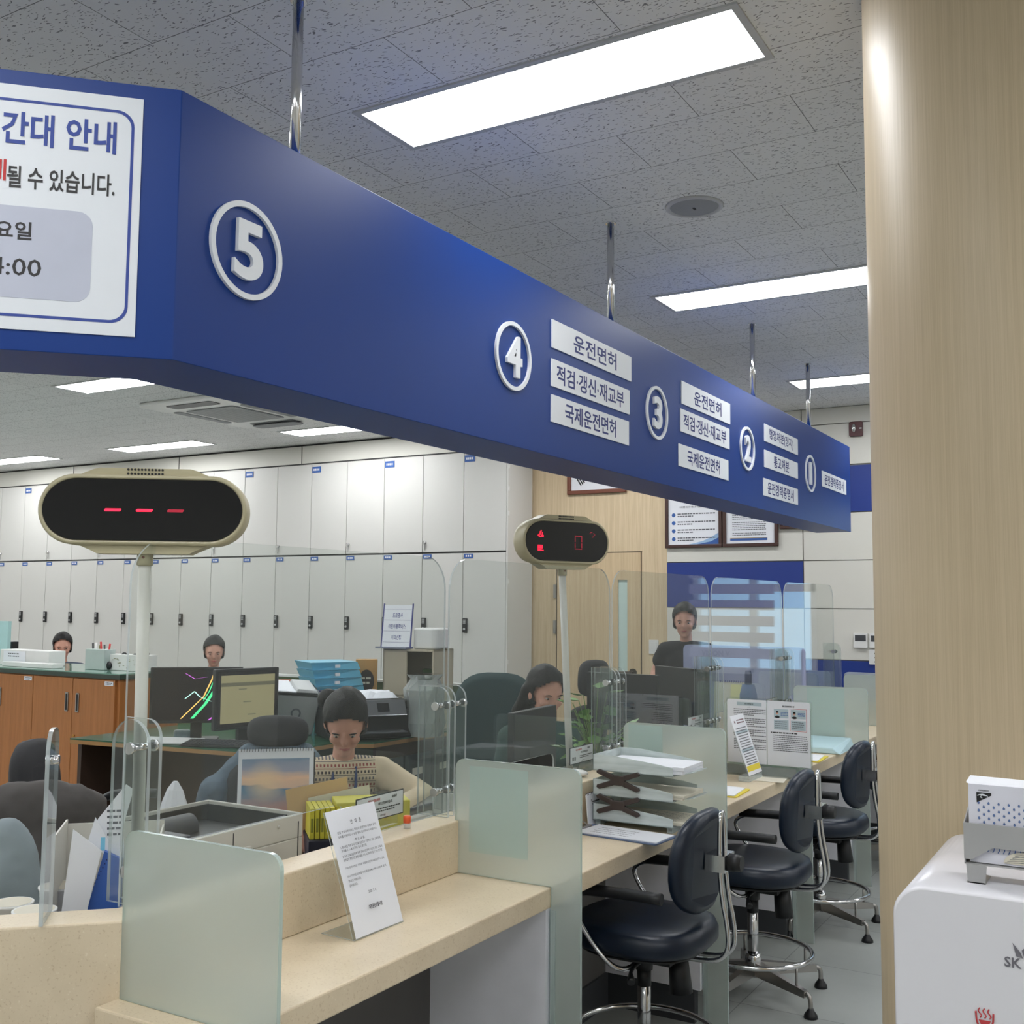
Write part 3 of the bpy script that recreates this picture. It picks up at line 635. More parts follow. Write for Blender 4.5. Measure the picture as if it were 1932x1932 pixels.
# ================================================================ customer stools
def stool():
    t = thing('counter_chair', 'x', 'chair', (0, 0, 0), group='navy counter chairs in front of the windows')
    k = dict(world=False)
    MB().pad((0.0, 0, .445), .225, .225, .085, 2.5, 40).build('seat', NAVYV, t, **k)
    MB().pad((0, 0, .432), .19, .19, .018, 2.6, 30).box(-.1, .12, -.08, .08, .405, .436).build('seat_plate', BLACK, t, **k)
    F = frame((.205, 0, .722), (0, 1, 0), (.06, 0, 1)); F = F @ Matrix.Rotation(0, 4, 'X')
    bk = MB(F); n = 36; rs = []
    for kk, z in ((.84, -.026), (.95, -.02), (1, -.008), (1, .006), (.97, .016), (.88, .024), (.6, .029), (.2, .031)):
        r = []
        for i in range(n):
            a = 2*PI*i/n; x = .19*kk*abs(math.cos(a))**(2/2.5)*(1 if math.cos(a) > 0 else -1); y = .155*kk*abs(math.sin(a))**(2/2.4)*(1 if math.sin(a) > 0 else -1)
            r.append((x, y, -z*1.0 - .9*x*x + .02*(1 if False else 0)))
        rs.append(r)
    bk.rings(rs).build('backrest', NAVYV, t, **k)
    pts = [(-.02, .03, .43), (.2, .03, .425), (.275, .03, .44), (.295, .03, .50), (.262, .027, .66), (.262, .022, .84), (.262, 0, .885), (.262, -.022, .84), (.262, -.027, .66), (.295, -.03, .50), (.275, -.03, .44), (.2, -.03, .425), (-.02, -.03, .43)]
    MB().tube(pts, .0075, 10, sub=2).build('back_support', CHROME, t, **k)
    MB().box(.222, .285, -.045, .045, .70, .75).build('clamp', CHROME, t, **k)
    MB().cyl((.285, 0, .725), (.325, 0, .725), .028, .024, 8).build('knob', BLACK, t, **k)
    for s_ in (-1, 1):
        y = .235*s_
        MB().tube([(-.12, y, .642), (.02, y, .648), (.16, y, .648)], .017, 12, sub=1).build('armrest', BLACK, t, **k)
        MB().tube([(.1, y, .64), (-.08, y, .64), (-.14, y, .615), (-.135, y, .57), (-.03, y*.98, .44), (.02, y*.8, .405), (.03, y*.4, .42)], .008, 10, sub=2).build('armrest_tube', CHROME, t, **k)
    MB().cyl((0, 0, .09), (0, 0, .37), .021, seg=20).m(1).cyl((0, 0, .36), (0, 0, .41), .028, .03, 20).cyl((-.0, 0, .31), (0, 0, .365), .0225, .0225, 20).build('gas_column', [CHROME, BLACK], t, **k)
    MB().tube([(.04, -.1, .42), (.03, -.17, .41), (.05, -.21, .385)], [.006, .006, .012], 8).build('lever', BLACK, t, **k)
    MB().cyl((.115, -.0, .42), (.125, 0, .31), .03, .036, 16).build('tension_knob', BLACK, t, **k)
    n = 40
    MB().tube([(.225*math.cos(2*PI*i/n), .225*math.sin(2*PI*i/n), .165) for i in range(n)], .0095, 10, closed=True, sub=0).build('foot_ring', CHROME, t, **k)
    MB().lathe([(.032, .07), (.032, .14), (.026, .155)], 20).build('hub', CHROME, t, **k)
    for q in range(5):
        a = 2*PI*q/5+.75; ca, sa = math.cos(a), math.sin(a)
        R_ = Matrix.Rotation(a, 4, 'Z')
        MB(R_).m(0).hexa([(.02, -.02, .075), (.27, -.012, .065), (.27, .012, .065), (.02, .02, .075)], [(.02, -.016, .125), (.27, -.01, .09), (.27, .01, .09), (.02, .016, .125)]).tube([(.26, 0, .078), (.285, 0, .078), (.292, 0, .06), (.292, 0, .03)], .009, 8).cyl((.225, 0, .09), (.225, 0, .165), .005, seg=8).m(1).lathe([(.026, .0), (.024, .012), (.012, .028), (.010, .034)], 16, (.292, 0)).build('base_leg', [STEEL, BLACK], t, **k)
    return t
s0 = stool()
sl = [(-1.425, 3.25, 'nearest the camera, in front of the letter trays'), (-1.39, 4.227, 'second from the camera, in front of the printed sheets'), (-1.406, 5.278, 'third from the camera, before the pale-filmed glass partition'), (-1.30, 6.75, 'furthest, mostly hidden by the oak column')]
for i, (x, y, lb) in enumerate(sl):
    o = s0 if i == 0 else copy_tree(s0)
    o.location = (x, y, 0); o.rotation_euler = (0, 0, (0.0, .03, -.03, .1)[i]); o['label'] = 'navy vinyl counter chair, ' + lb
# ================================================================ water purifier and envelope dispenser
pur = thing('water_purifier', 'white water purifier with rounded top edges in front of the oak column', 'water purifier', (-.18, 2.2, 0))
PZ, PYF, PYB = 1.05, 1.915, 2.405; PXL = at(1684, 1720, 1, PYF).x
WGL = mat('purifier_white', (222, 221, 226), .22, var=.01)
Fp = frame((0, 0, 0), (1, 0, 0), (0, 0, 1))   # local z = -Y
o_ = rrect(PXL, PXL+.42, .02, PZ, .05, 8)
mb = MB(Fp)
def inset(P, k): 
    cx = PXL+.21; cz = PZ/2
    return [(p[0]+(k if p[0] < cx else -k), p[1]+(k if p[1] < cz else -k)) for p in P]
mb.rings([[(*p, z) for p in q] for q, z in ((inset(o_, .006), -PYB), (o_, -PYB+.008), (o_, -PYF-.006), (inset(o_, .004), -PYF))])
mb.build('cabinet', WGL, pur)
pd = lambda x, y: at(x, y, 1, PYF-.001)
F_ = frame((0, PYF-.0012, 0), (1, 0, 0), (0, 0, 1)); q = pd(1917, 1820)
lg = MB(F_).m(0).text('SK magic', pd(1895, 1820).x, q.z, .021, 0, bold=.02, align='l')
bx = pd(1925, 1793)
lg.prism([(bx.x-.011, bx.z+.010), (bx.x-.006, bx.z-.010), (bx.x+.004, bx.z-.012), (bx.x-.001, bx.z-.002)], 0, .0004).prism([(bx.x+.006, bx.z-.012), (bx.x+.002, bx.z+.0), (bx.x+.014, bx.z+.012), (bx.x+.018, bx.z-.004)], 0, .0004)
lg.build('logo', mat('logo_grey', (110, 108, 116), .4), pur)
cp = pd(1858, 1925); ic = MB(F_)
ic.tube([(cp.x-.013, cp.z+.012, 0), (cp.x-.012, cp.z-.004, 0), (cp.x-.007, cp.z-.014, 0), (cp.x+.007, cp.z-.014, 0), (cp.x+.012, cp.z-.004, 0), (cp.x+.013, cp.z+.012, 0)], .0014, 8, sub=2)
for k_2 in (-.007, 0, .007): ic.tube([(cp.x+k_2, cp.z+.018, 0), (cp.x+k_2-.003, cp.z+.013, 0), (cp.x+k_2+.003, cp.z+.007, 0), (cp.x+k_2, cp.z+.003, 0)], .001, 6, sub=1)
ic.prism([(cp.x-.009, cp.z), (cp.x+.009, cp.z), (cp.x+.005, cp.z-.009), (cp.x-.005, cp.z-.009)], 0, .0004)
ic.build('hot_water_icon', mat('icon_red', (196, 62, 66), .4), pur)
# dispenser: metal rack with a tissue-cup box standing in it
dp = thing('envelope_dispenser', 'light grey metal dispenser rack standing on the white water purifier', 'dispenser', (-.2, 2.05, PZ))
yF = 1.99; A = at(1818, 1592, 1, yF); Bq = at(1818, 1665, 1, yF)
xL = at(1819, 1600, 1, yF).x; zt = at(1820, 1551, 1, yF).z; zm = at(1820, 1612, 1, yF).z; xR = xL+.21
RK = mat('rack_metal', (170, 170, 170), .4, .2)
Fd = frame((0, yF, 0), (1, 0, 0), (0, 0, 1))
f_ = MB(Fd).m(0).prism([(xL, zm-.006), (xL+.012, zm-.006), (xL+.045, zm+.016), (xR-.045, zm+.016), (xR-.012, zm-.006), (xR, zm-.006), (xR, zt), (xL, zt)], 0, .003)
f_.m(1)
for zz in (zt-.03, zt-.037, zt-.044): f_.cyl(((xL+xR)/2+.006, zz, .003), ((xL+xR)/2+.006, zz, .0035), .0014, seg=8)
f_.build('front_plate', [RK, INK], dp)
sd = MB(frame((xL, 0, 0), (0, 1, 0), (0, 0, 1)))
for xx in (xL, xR-.002):
    MB(frame((xx, 0, 0), (0, 1, 0), (0, 0, 1))).prism([(yF, PZ+.03), (yF+.075, PZ+.03), (yF+.095, zt+.03), (yF, zt)], 0, .002).build('side_plate', RK, dp)
MB().box(xL, xR, yF, yF+.075, PZ+.03, PZ+.032).build('bottom_plate', RK, dp)
for xx in (xL+.003, xR-.035): MB(frame((0, yF-.001, 0), (1, 0, 0), (0, 0, 1))).prism([(xx+.002, PZ), (xx+.029, PZ), (xx+.032, PZ+.03), (xx, PZ+.03)], 0, .002).box(xx, xx+.03, PZ, PZ+.002, -.06, .002).build('foot', RK, dp)
bxm = thing('paper_cup_box', 'white box of paper cups with a blue drop pattern, standing in the grey dispenser', 'box', ((xL+xR)/2, yF+.03, PZ+.034))
x0, x1 = xL+.008, xR-.006; zb = at(1825, 1478, 1, yF+.006).z
b1 = MB().m(0).box(x0, x1, yF+.006, yF+.062, PZ+.0335, zb)
Fb = frame((0, yF+.0055, 0), (1, 0, 0), (0, 0, 1)); b1.at(Fb).m(1)
for r in range(8):
    for q in range(12):
        xx = x0+.016+q*.0155+(.0078 if r % 2 else 0); zz = zb-.030-r*.0063
        if xx < x1-.008 and zz > zt-.004: b1.prism([(xx-.0019, zz-.0012), (xx, zz-.0028), (xx+.0019, zz-.0012), (xx+.0015, zz+.0006), (xx, zz+.0028), (xx-.0015, zz+.0006)], 0, .0003)
b1.m(2).prism([(x0+.013, zb-.013), (x0+.036, zb-.013), (x0+.036, zb-.017), (x0+.013, zb-.030)], 0, .0003).text('KANGAROO', x0+.0245, zb-.0095, .0022, .0004, bold=.03)
b1.m(3).tube([(x0+.0145, zb-.0185, .0004), (x0+.018, zb-.0165, .0004), (x0+.023, zb-.0165, .0004), (x0+.031, zb-.0185, .0004)], [.0008, .0008, .0016, .0005], 6).tube([(x0+.021, zb-.017, .0004), (x0+.019, zb-.021, .0004), (x0+.022, zb-.022, .0004)], .0007, 5)
b1.m(4).box(x0+.094, x1, PZ+.036, zm+.016, 0, .0006)
b1.m(3).text('BIO', x0+.106, zm+.009, .005, .0008, bold=.03, align='l')
b1.m(5)
for q in range(9): xx = x0+.02+q*.008; b1.tube([(xx, PZ+.052, .0005), (xx+.003, PZ+.058, .0005), (xx+.001, PZ+.064, .0005)], .0007, 5)
b1.m(2).quad(0, 0, 0, 0) if False else None
bo = b1.build('carton', [mat('carton_white', (216, 216, 226), .6), mat('drop_blue', (88, 112, 160), .6), INK, PAPER, mat('carton_blue', (28, 120, 200), .5), BLUEINK], bxm)
flap = MB().hexa([(x0-.003, yF+.012, zb), (x1, yF+.012, zb), (x1, yF+.062, zb), (x0-.003, yF+.062, zb)], [(x0-.004, yF+.016, zb+.002), (x1, yF+.016, zb+.001), (x1, yF+.064, zb+.003), (x0-.004, yF+.064, zb+.006)]).build('top_flap', PAPER, bxm)
pc = MB(frame((0, yF+.0048, 0), (1, 0, 0), (0, 0, 1)))
pc.m(0).prism([(x0+.052+.03*(1-math.cos(PI*q/12)), PZ+.037+.020*math.sin(PI*q/12)) for q in range(13)], 0, .0006).m(1)
for q in range(5): pc.tube([(x0+.054+.004*q, PZ+.038+.003*q, .001), (x0+.082, PZ+.041+.0032*q, .001), (x0+.110-.004*q, PZ+.038+.003*q, .001)], .0004, 5)
pc.build('cup_edges', [PAPER2, MGREY], bxm)
# ================================================================ things on the customer side of the counter
def pix(x, y, ax, v): return at(x, y, ax, v)
# --- printed notice in an L-shaped acrylic stand
q0, q1 = at(668, 1775, 2, CT+.002), at(762, 1738, 2, CT+.002)
xd = (q1-q0); wN = xd.length; xd.normalize()
nt_ = thing('notice_stand', 'clear acrylic stand holding a tall printed white notice, nearest on the counter', 'notice stand', (q0.x, q0.y, CT))
tilt = .36; hN = .295
Fn = frame(q0, xd, Vector((-tilt, 0, 1)))
nn = Fn.to_3x3() @ Vector((0, 0, 1))
MB(Fn).m(0).prism([(0, 0), (wN, 0), (wN, hN), (0, hN)], -.004, -.002, side=1).build('acrylic_back', [CLEAR, EDGE], nt_)
MB(frame(q0, xd, Vector((-1, .12, 0)))).m(0).prism([(0, 0), (wN, 0), (wN, .10), (0, .10)], -.001, .001, side=1).build('acrylic_base', [CLEAR, EDGE], nt_)
pp = MB(Fn).m(0)
pw = wN*.985
def curl(u, v): return (u*pw + .012*max(0, v-.35)*(0) - .02*(v-.25)**2*(1-u*.0)*0, v*hN*.99+.002, .0006+.006*math.sin(v*PI)*(1-u)**2+.012*max(0, .5-v)*(1-u)**3)
ROW = 14
gr = [[pp._v(curl(i/8, j/ROW)) for i in range(9)] for j in range(ROW+1)]
for j in range(ROW):
    for i in range(8): pp._f([gr[j][i], gr[j][i+1], gr[j+1][i+1], gr[j+1][i]], True)
T = .0085; mx = pw/2
pp.m(1).text('안   내   문', mx, hN*.88, .0105, T, bold=.02, sx=.8)
lines = [(.815, '금일 코로나바이러스 확산과 관련하여 아래와 같이', .78), (.78, '조치를 진행하오니, 방문 전에 참고하시기 바랍니다.', .78), (.735, '-주 요 내 용-', .22),
         (.70, '1. 현 3개월 적성 검사기간을 대상으로 진행하고 있는 교육면제', .8), (.672, '교육을 3. 1.~8.31까지 임시 중단함', .5), (.628, '2. 적성 교육대상자에 한해 검사기간까지 기한이 있는 교육과', .8), (.60, '상관없이 갱신기간 출장시험을 3. 9.~6.30까지 임시 기한 연기함', .78),
         (.535, '기타 문의사항은 가까운 대전운전면허시험장(577-1120)', .78), (.47, '이나 대전둔산경찰서 민원실(042-609-2332)로 문의', .78), (.435, '주시기 바랍니다.', .25), (.40, '감사합니다.', .16)]
for y, t_, wd_ in lines:
    vs, ps, (a0, a1, b0, b1) = text_data(t_, .01); hh = .0062; sx = pw*wd_/((a1-a0)*hh/(b1-b0))
    pp.text(t_, (mx if wd_ < .3 and y > .7 else pw*.1), hN*y, hh, T, bold=.01, sx=min(sx, 1.2), align='c' if (wd_ < .3 and y > .7) else 'l')
pp.text('2020. 3. 4.', mx, hN*.315, .0062, T, bold=.01, sx=.8)
pp.text('대전둔산경찰서장', mx, hN*.20, .0105, T, bold=.035, sx=.62)
pp.build('notice_sheet', [PAPER, mat('print_ink', (70, 70, 78), .8)], nt_)
# --- three-tier letter tray with brown x connectors
ty = 3.50; TRM = clear('frosted_tray', (214, 218, 216), .25, .62, .5); BRN = mat('brown_plastic', (58, 48, 46), .45)
tp = at(1127, 1545, 1, 3.42)
tray = thing('letter_tray', 'three-tier stack of frosted letter trays with dark brown x-shaped connectors on the counter', 'letter tray', (-1.52, 3.46, CT))
tx0, tx1, tY0, tY1 = -1.715, -1.415, 3.47, 3.70
zl = [CT+.022, CT+.107, CT+.192]
for i, z in enumerate(zl):
    m_ = MB().m(0).box(tx0, tx1, tY0, tY1, z, z+.003).box(tx0, tx0+.003, tY0, tY1, z, z+.055)
    for yy in (tY0, tY1-.003): m_.at(frame((0, yy+.003, 0), (1, 0, 0), (0, 0, 1))).prism([(tx0, z), (tx1, z), (tx1, z+.03), (tx1-.05, z+.038), (tx0+.08, z+.055), (tx0, z+.055)], 0, .003); m_.at(Matrix.Identity(4))
    m_.hexa([(tx1-.002, tY0+.03, z), (tx1+.055, tY0+.05, z+.012), (tx1+.055, tY1-.05, z+.012), (tx1-.002, tY1-.03, z)], [(tx1-.002, tY0+.03, z+.003), (tx1+.055, tY0+.05, z+.015), (tx1+.055, tY1-.05, z+.015), (tx1-.002, tY1-.03, z+.003)])
    m_.build('tray', TRM, tray)
for z in (CT+.0, ):
    MB().box(tx0, tx0+.02, tY0+.02, tY1-.02, CT+.001, CT+.022).build('foot_rail', TRM, tray); MB().box(tx1-.03, tx1-.01, tY0+.02, tY1-.02, CT+.001, CT+.022).build('foot_rail', TRM, tray)
for z in (zl[0]+.058, zl[1]+.058):
    for yy in (tY0-.012, tY1):
        Fx = frame((0, yy+.012, 0), (1, 0, 0), (0, 0, 1)); c0 = tx0+.10; x_ = MB(Fx)
        for sx_ in (-1, 1):
            for sz_ in (-1, 1): x_.prism([(c0+sx_*.018, z+sz_*.002), (c0+sx_*.018, z+sz_*.018), (c0+sx_*.072, z+sz_*.034), (c0+sx_*.082, z+sz_*.028), (c0+sx_*.08, z+sz_*.020), (c0+sx_*.03, z+sz_*.002)], 0, .012)
        x_.prism([(c0-.028, z-.016), (c0+.028, z-.016), (c0+.028, z+.016), (c0-.028, z+.016)], 0, .013).build('connector', BRN, tray, bev=.002)
for i, (z, th, n_) in enumerate(((zl[0]+.004, .010, 3), (zl[1]+.004, .016, 2), (zl[2]+.004, .026, 2))):
    o = thing('paper_stack', ['grey printed papers in the lowest letter tray', 'cream papers in the middle letter tray', 'thick white paper stack in the top letter tray'][i], 'paper', (-1.52, 3.5, z))
    s_ = MB().m(0)
    for k in range(n_): s_.hexa([(tx0+.012, tY0+.012+.004*k, z+th*k/n_), (tx1+.028+.006*k, tY0+.02, z+th*k/n_+.003), (tx1+.03, tY1-.02, z+th*k/n_+.003), (tx0+.012, tY1-.012, z+th*k/n_)], [(tx0+.012, tY0+.012+.004*k, z+th*(k+.9)/n_), (tx1+.028+.006*k, tY0+.02, z+th*(k+.9)/n_+.003), (tx1+.03, tY1-.02, z+th*(k+.9)/n_+.003), (tx0+.012, tY1-.012, z+th*(k+.9)/n_)])
    if i == 0:
        s_.m(1)
        for k in range(8): s_.words(tx0+.15, tx1+.0, tY0+.04+.02*k, .004, z+th+.0045, seed=k)
    s_.build('sheets', [PAPER if i == 2 else PAPER2, GREYINK], o)
# --- clipboard
ck = [at(1100, 1563, 2, CT+.008), at(1255, 1590, 2, CT+.008), at(1300, 1568, 2, CT+.008), at(1185, 1546, 2, CT+.008)]
cb = thing('clipboard', 'clipboard with a handwritten white sheet lying in front of the letter trays', 'clipboard', tuple((ck[0]+ck[2])/2*1.0)[:2]+(CT,))
ck = [Vector((-1.735, 3.315, 0)), Vector((-1.40, 3.29, 0)), Vector((-1.40, 3.455, 0)), Vector((-1.735, 3.48, 0))]
ex = (ck[1]-ck[0]).normalized(); ey = (ck[3]-ck[0]); Lb, Wb = (ck[1]-ck[0]).length, (ck[3]-ck[0]).length*.98
Fc = frame(Vector((ck[0].x, ck[0].y, CT)), ex, ey)
MB(Fc).prism(rrect(0, Lb, 0, Wb, .012), .0005, .0045).build('board', mat('clipboard_blue', (92, 108, 140), .4), cb)
MB(Fc).m(0).prism([(.03, .006), (Lb-.004, .012), (Lb-.01, Wb-.01), (.035, Wb-.008)], .0048, .008).m(1)
c_ = MB(Fc).m(0).prism([(.03, .006), (Lb-.004, .012), (Lb-.01, Wb-.01), (.035, Wb-.008)], .0048, .008).m(1)
for k in range(4): c_.words(.07, Lb-.12, .035+.026*k, .004, .0083, seed=40+k)
c_.build('sheet', [PAPER, GREYINK], cb)
MB(Fc).box(.008, .03, Wb*.3, Wb*.7, .005, .014).tube([(.02, Wb*.38, .012), (.005, Wb*.42, .026), (.005, Wb*.58, .026), (.02, Wb*.62, .012)], .0025, 8).build('clip', STEEL, cb)
# --- small spiral notepad leaning at the ledge
a0, a1, a2 = at(1103, 1562, 0, -1.735), at(1127, 1552, 0, -1.735), at(1105, 1494, 0, -1.735)
sn = thing('notepad', 'small white spiral notepad leaning against the ledge left of the letter trays', 'notepad', (-1.735, a0.y, CT))
w_ = a1.y-a0.y
Fq = frame((-1.722, a0.y, CT+.001), (0, 1, 0), (-.10, 0, 1))
n_ = MB(Fq).m(0).prism(rrect(0, w_+.01, 0, .108, .008), 0, .004).m(1).text('주의', w_*.35, .082, .010, .0045, bold=.02, sx=.5).words(w_*.4, w_+.005, .078, .004, .0045, 3).words(w_*.4, w_+.005, .07, .004, .0045, 4)
for k in range(9): n_.tube([(.006+k*w_/9, .104, .005), (.008+k*w_/9, .114, .002), (.006+k*w_/9, .104, -.003)], .0009, 5)
n_.build('pad', [PAPER, INK], sn)
# --- open plastic holder with two printed sheets, fourth partition
ds = thing('document_holder', 'clear holder with two printed information sheets standing before the fourth glass partition', 'document holder', (-1.49, 4.9, CT))
yD = 4.90; Fh = frame((0, yD, 0), (1, 0, 0), (0, 0, 1)); D = lambda x, y: at(x, y, 1, yD)
hL, hR = D(1372, 1330).x, D(1528, 1340).x; hT, hB = D(1450, 1322).z, D(1450, 1443).z; hm = D(1447, 1380).x
MB(Fh).m(0).prism(rrect(hL-.005, hR+.008, CT+.001, hT+.008, .015, 5, (0, 0, 1, 1)), -.006, -.003, side=1).box(hL-.005, hR+.008, CT+.001, CT+.004, -.003, .07).m(1).box(hL+.0, hR-.06, CT+.004, hB-.006, .02, .023).build('acrylic_stand', [CLEAR, clear('smoky_acrylic', (120, 128, 118), .1, .3)], ds)
for i, (xa, xb) in enumerate(((hL, hm-.002), (hm+.002, hR))):
    s_ = MB(Fh).m(0).prism(rrect(xa, xb, hB, hT, .010, 4, (0, 0, i, 1-i)), -.002, .0).m(1); W = xb-xa; hh = hT-hB
    if i == 0:
        s_.m(4).box(xa+W*.25, xb-W*.12, hT-.028, hT-.012, 0, .0004).m(2).text('영문 운전면허증 안내', (xa+xb)/2+W*.06, hT-.020, .007, .0008, bold=.02, sx=.62).text('- 안 내 문 -', (xa+xb)/2+W*.06, hT-.034, .005, .0008, sx=.7).m(1)
        for k in range(22):
            if k in (4, 10, 15): continue
            s_.words(xa+W*.17, xb-.003-(W*.3 if k % 5 == 3 else 0), hT-.045-k*.0085, .0036, .0006, seed=k)
    else:
        s_.m(2).text('영문 운전면허증 제도 시행', (xa+xb)/2, hT-.022, .008, .0008, bold=.025, sx=.6)
        for j, x0_ in enumerate((xa+W*.16, xa+W*.56)):
            s_.m(4).box(x0_, x0_+W*.34, hT-.075, hT-.035, 0, .0004)
            s_.m(3).ball((x0_+W*.08, hT-.054, .0006), (.006, .007, .0006), 10, 5).m(2).ball((x0_+W*.08, hT-.049, .0008), (.0065, .005, .0006), 10, 5).ball((x0_+W*.08, hT-.071, .0006), (.012, .006, .0006), 10, 5)
            s_.m(5).words(x0_+W*.16, x0_+W*.33, hT-.05, .003, .0006, j).words(x0_+W*.16, x0_+W*.33, hT-.056, .003, .0006, j+3).words(x0_+W*.16, x0_+W*.33, hT-.062, .003, .0006, j+5)
            s_.m(4).box(x0_, x0_+W*.34, hT-.128, hT-.084, 0, .0004).m(1)
            for k in range(4): s_.words(x0_+W*.03, x0_+W*.3, hT-.092-.009*k, .003, .0006, k+j)
        ex_ = xa+W*.535; s_.m(6)
        for (p, q, r, t_) in ((ex_, ex_+W*.39, hT-.132, hT-.1305), (ex_, ex_+W*.39, hT-.0325, hT-.031), (ex_, ex_+.0015, hT-.132, hT-.031), (ex_+W*.39-.0015, ex_+W*.39, hT-.132, hT-.031)): s_.box(p, q, r, t_, 0, .0006)
        s_.m(2).words(xa+W*.08, xb-W*.3, hT-.142, .005, .0006, 9).m(1)
        for k in range(9): s_.words(xa+W*.14, xb-W*.06, hT-.154-.0085*k, .0034, .0006, 50+k)
    s_.build('printed_sheet', [PAPER, GREYINK, INK, SKIN, mat('pale_print', (176, 192, 200), .7), BLUEINK, REDINK], ds)
# --- narrow leaflet in a leaning stand
lf = thing('leaflet_stand', 'narrow leaflet with a yellow foot leaning back before the printed sheets', 'leaflet', (-1.5, 4.55, CT))
L0, L1, L2 = at(1414, 1465, 1, 4.60), at(1443, 1457, 1, 4.60), at(1376, 1350, 1, 4.60)
L0 = at(1414, 1466, 1, 4.67)
w_ = .17; xl = Vector((0.02, 1, 0)); Tl = at(1376, 1352, 1, L0.y)
Fl = frame(L0, xl, Tl-L0); hl = (Tl-L0).length
s_ = MB(Fl).m(0).prism([(0, .004), (w_, .004), (w_, hl), (0, hl)], 0, .0012).m(1)
s_.box(w_*.0+.003, w_-.003, .02, .045, .0012, .0015).m(2).text('M', w_*.2, hl-.03, .012, .0016, bold=.05).words(w_*.36, w_*.9, hl-.024, .005, .0016, 5).words(w_*.36, w_*.9, hl-.036, .005, .0016, 6)
s_.m(3)
for k in range(15): s_.words(w_*.12, w_*.88, hl-.06-.0115*k, .0045, .0016, k+70)
s_.m(4).box(w_*.05, w_*.95, hl-.085, hl-.07, .0012, .0014).box(w_*.05, w_*.95, .105, .12, .0012, .0014)
s_.build('leaflet', [PAPER, YELLOW, mat('maroon_print', (96, 40, 52), .7), GREYINK, mat('pale_print', (176, 192, 200), .7)], lf)
MB(Fl).m(0).prism([(-.003, 0), (w_+.003, 0), (w_+.003, hl*.75), (-.003, hl*.75)], -.004, -.002, side=1).build('stand_back', [CLEAR, EDGE], lf)
MB(frame(L0, xl, (-1, 0, 0))).m(0).prism([(0, 0), (w_, 0), (w_, .05), (0, .05)], -(L0.z-CT)+.001, .001, side=1).build('stand_base', [CLEAR, EDGE], lf)
pa = at(1480, 1470, 2, CT); tag(MB(frame((pa.x-.03, pa.y-.12, CT+.0005), (1, .1, 0), (-.1, 1, 0))).prism([(-.13, 0), (.06, 0), (.05, .16), (-.14, .17)], 0, .002).build('loose_sheet', PAPER2), 'pale loose sheet lying flat beside the narrow leaflet', 'paper')
# --- papers on yellow folders (third and fourth windows)
def folder(q, dx_, dy_, lab):
    t = thing('yellow_folder', lab, 'folder', (q[0], q[1], CT))
    F = frame((q[0], q[1], CT), (1, .06, 0), (-.06, 1, 0))
    MB(F).m(0).prism(rrect(0, dx_, 0, dy_, .01), .0006, .004).build('cover', YELLOW, t)
    MB(F).hexa([(.005, .004, .0045), (dx_-.012, .01, .0045), (dx_-.02, dy_-.01, .0045), (.006, dy_-.008, .0045)], [(.005, .004, .012), (dx_-.012, .01, .008), (dx_-.02, dy_-.01, .009), (.006, dy_-.008, .014)]).build('sheets', PAPER, t)
folder((-1.735, 4.25, 0), .27, .22, 'white sheets on a yellow folder beside the second counter chair')
folder((-1.72, 5.42, 0), .28, .24, 'white sheets on a yellow folder beside the third counter chair')
wb = thing('file_box', 'pale blue translucent file box lying behind the sheets at the third chair', 'file box', (-1.6, 5.9, CT))
MB(Matrix.Identity(4)).hexa([(-1.735, 5.78, CT+.001), (-1.42, 5.78, CT+.001), (-1.42, 6.1, CT+.001), (-1.735, 6.1, CT+.001)], [(-1.735, 5.78, CT+.035), (-1.46, 5.78, CT+.032), (-1.44, 6.1, CT+.055), (-1.735, 6.1, CT+.055)]).build('box', mat('pale_blue_plastic', (186, 214, 222), .35), wb, bev=.006)
hb = thing('clear_pocket', 'small clear plastic pocket at the edge of the counter by the third partition', 'holder', (-1.48, 4.02, CT))
MB(frame((-1.47, 4.0, CT+.001), (.2, 1, 0), (-.25, 0, 1))).m(0).prism(rrect(0, .09, 0, .075, .012), 0, .003, side=1).build('pocket', [CLEAR, EDGE], hb)
# --- black-framed notices on the inside of the shields
def notice(px, X, lab):
    TL, TR, BR, BL = [at(x, y, 0, X) for x, y in px]
    y0, y1 = (TL.y+BL.y)/2, (TR.y+BR.y)/2; z1 = (TL.z+TR.z)/2; z0 = (BL.z+BR.z)/2
    t = thing('mask_notice', lab, 'notice', (X, y0, z0), group='small black-framed notices on the ledge')
    F = frame((X, y0, z0), (0, 1, 0), (0, 0, 1)); w, h = y1-y0, z1-z0
    s_ = MB(F).m(0).box(0, w, 0, h, -.003, 0).m(1).box(.003, w-.003, .003, h-.003, 0, .0004)
    s_.m(2).text('코로나19 예방을 위하여', w*.36, h*.80, h*.125, .001, bold=.04, sx=.62).m(0).text('거동수칙을 꼭지', w*.79, h*.80, h*.125, .001, bold=.04, sx=.42).text('대화도 함께 부탁드립니다.', w*.6, h*.62, h*.125, .001, bold=.04, sx=.7)
    s_.words(w*.4, w*.92, h*.42, h*.05, .001, 1).words(w*.4, w*.8, h*.32, h*.05, .001, 2).text('대전둔산경찰서', w*.55, h*.14, h*.08, .001, bold=.02, sx=.7)
    s_.box(w*.10, w*.15, h*.2, h*.42, .0004, .0008).box(w*.18, w*.23, h*.2, h*.42, .0004, .0008)
    s_.build('board', [INK, PAPER, REDINK], t)
    MB(F).box(w*.1, w*.9, min(0, LT-z0)+.0, .004, -.02, -.003).build('foot', CLEAR, t)
notice([(672, 1509), (760, 1488), (762, 1533), (672, 1558)], -1.868, 'black-framed mask notice partly hidden behind the white printed notice, nearest the camera')
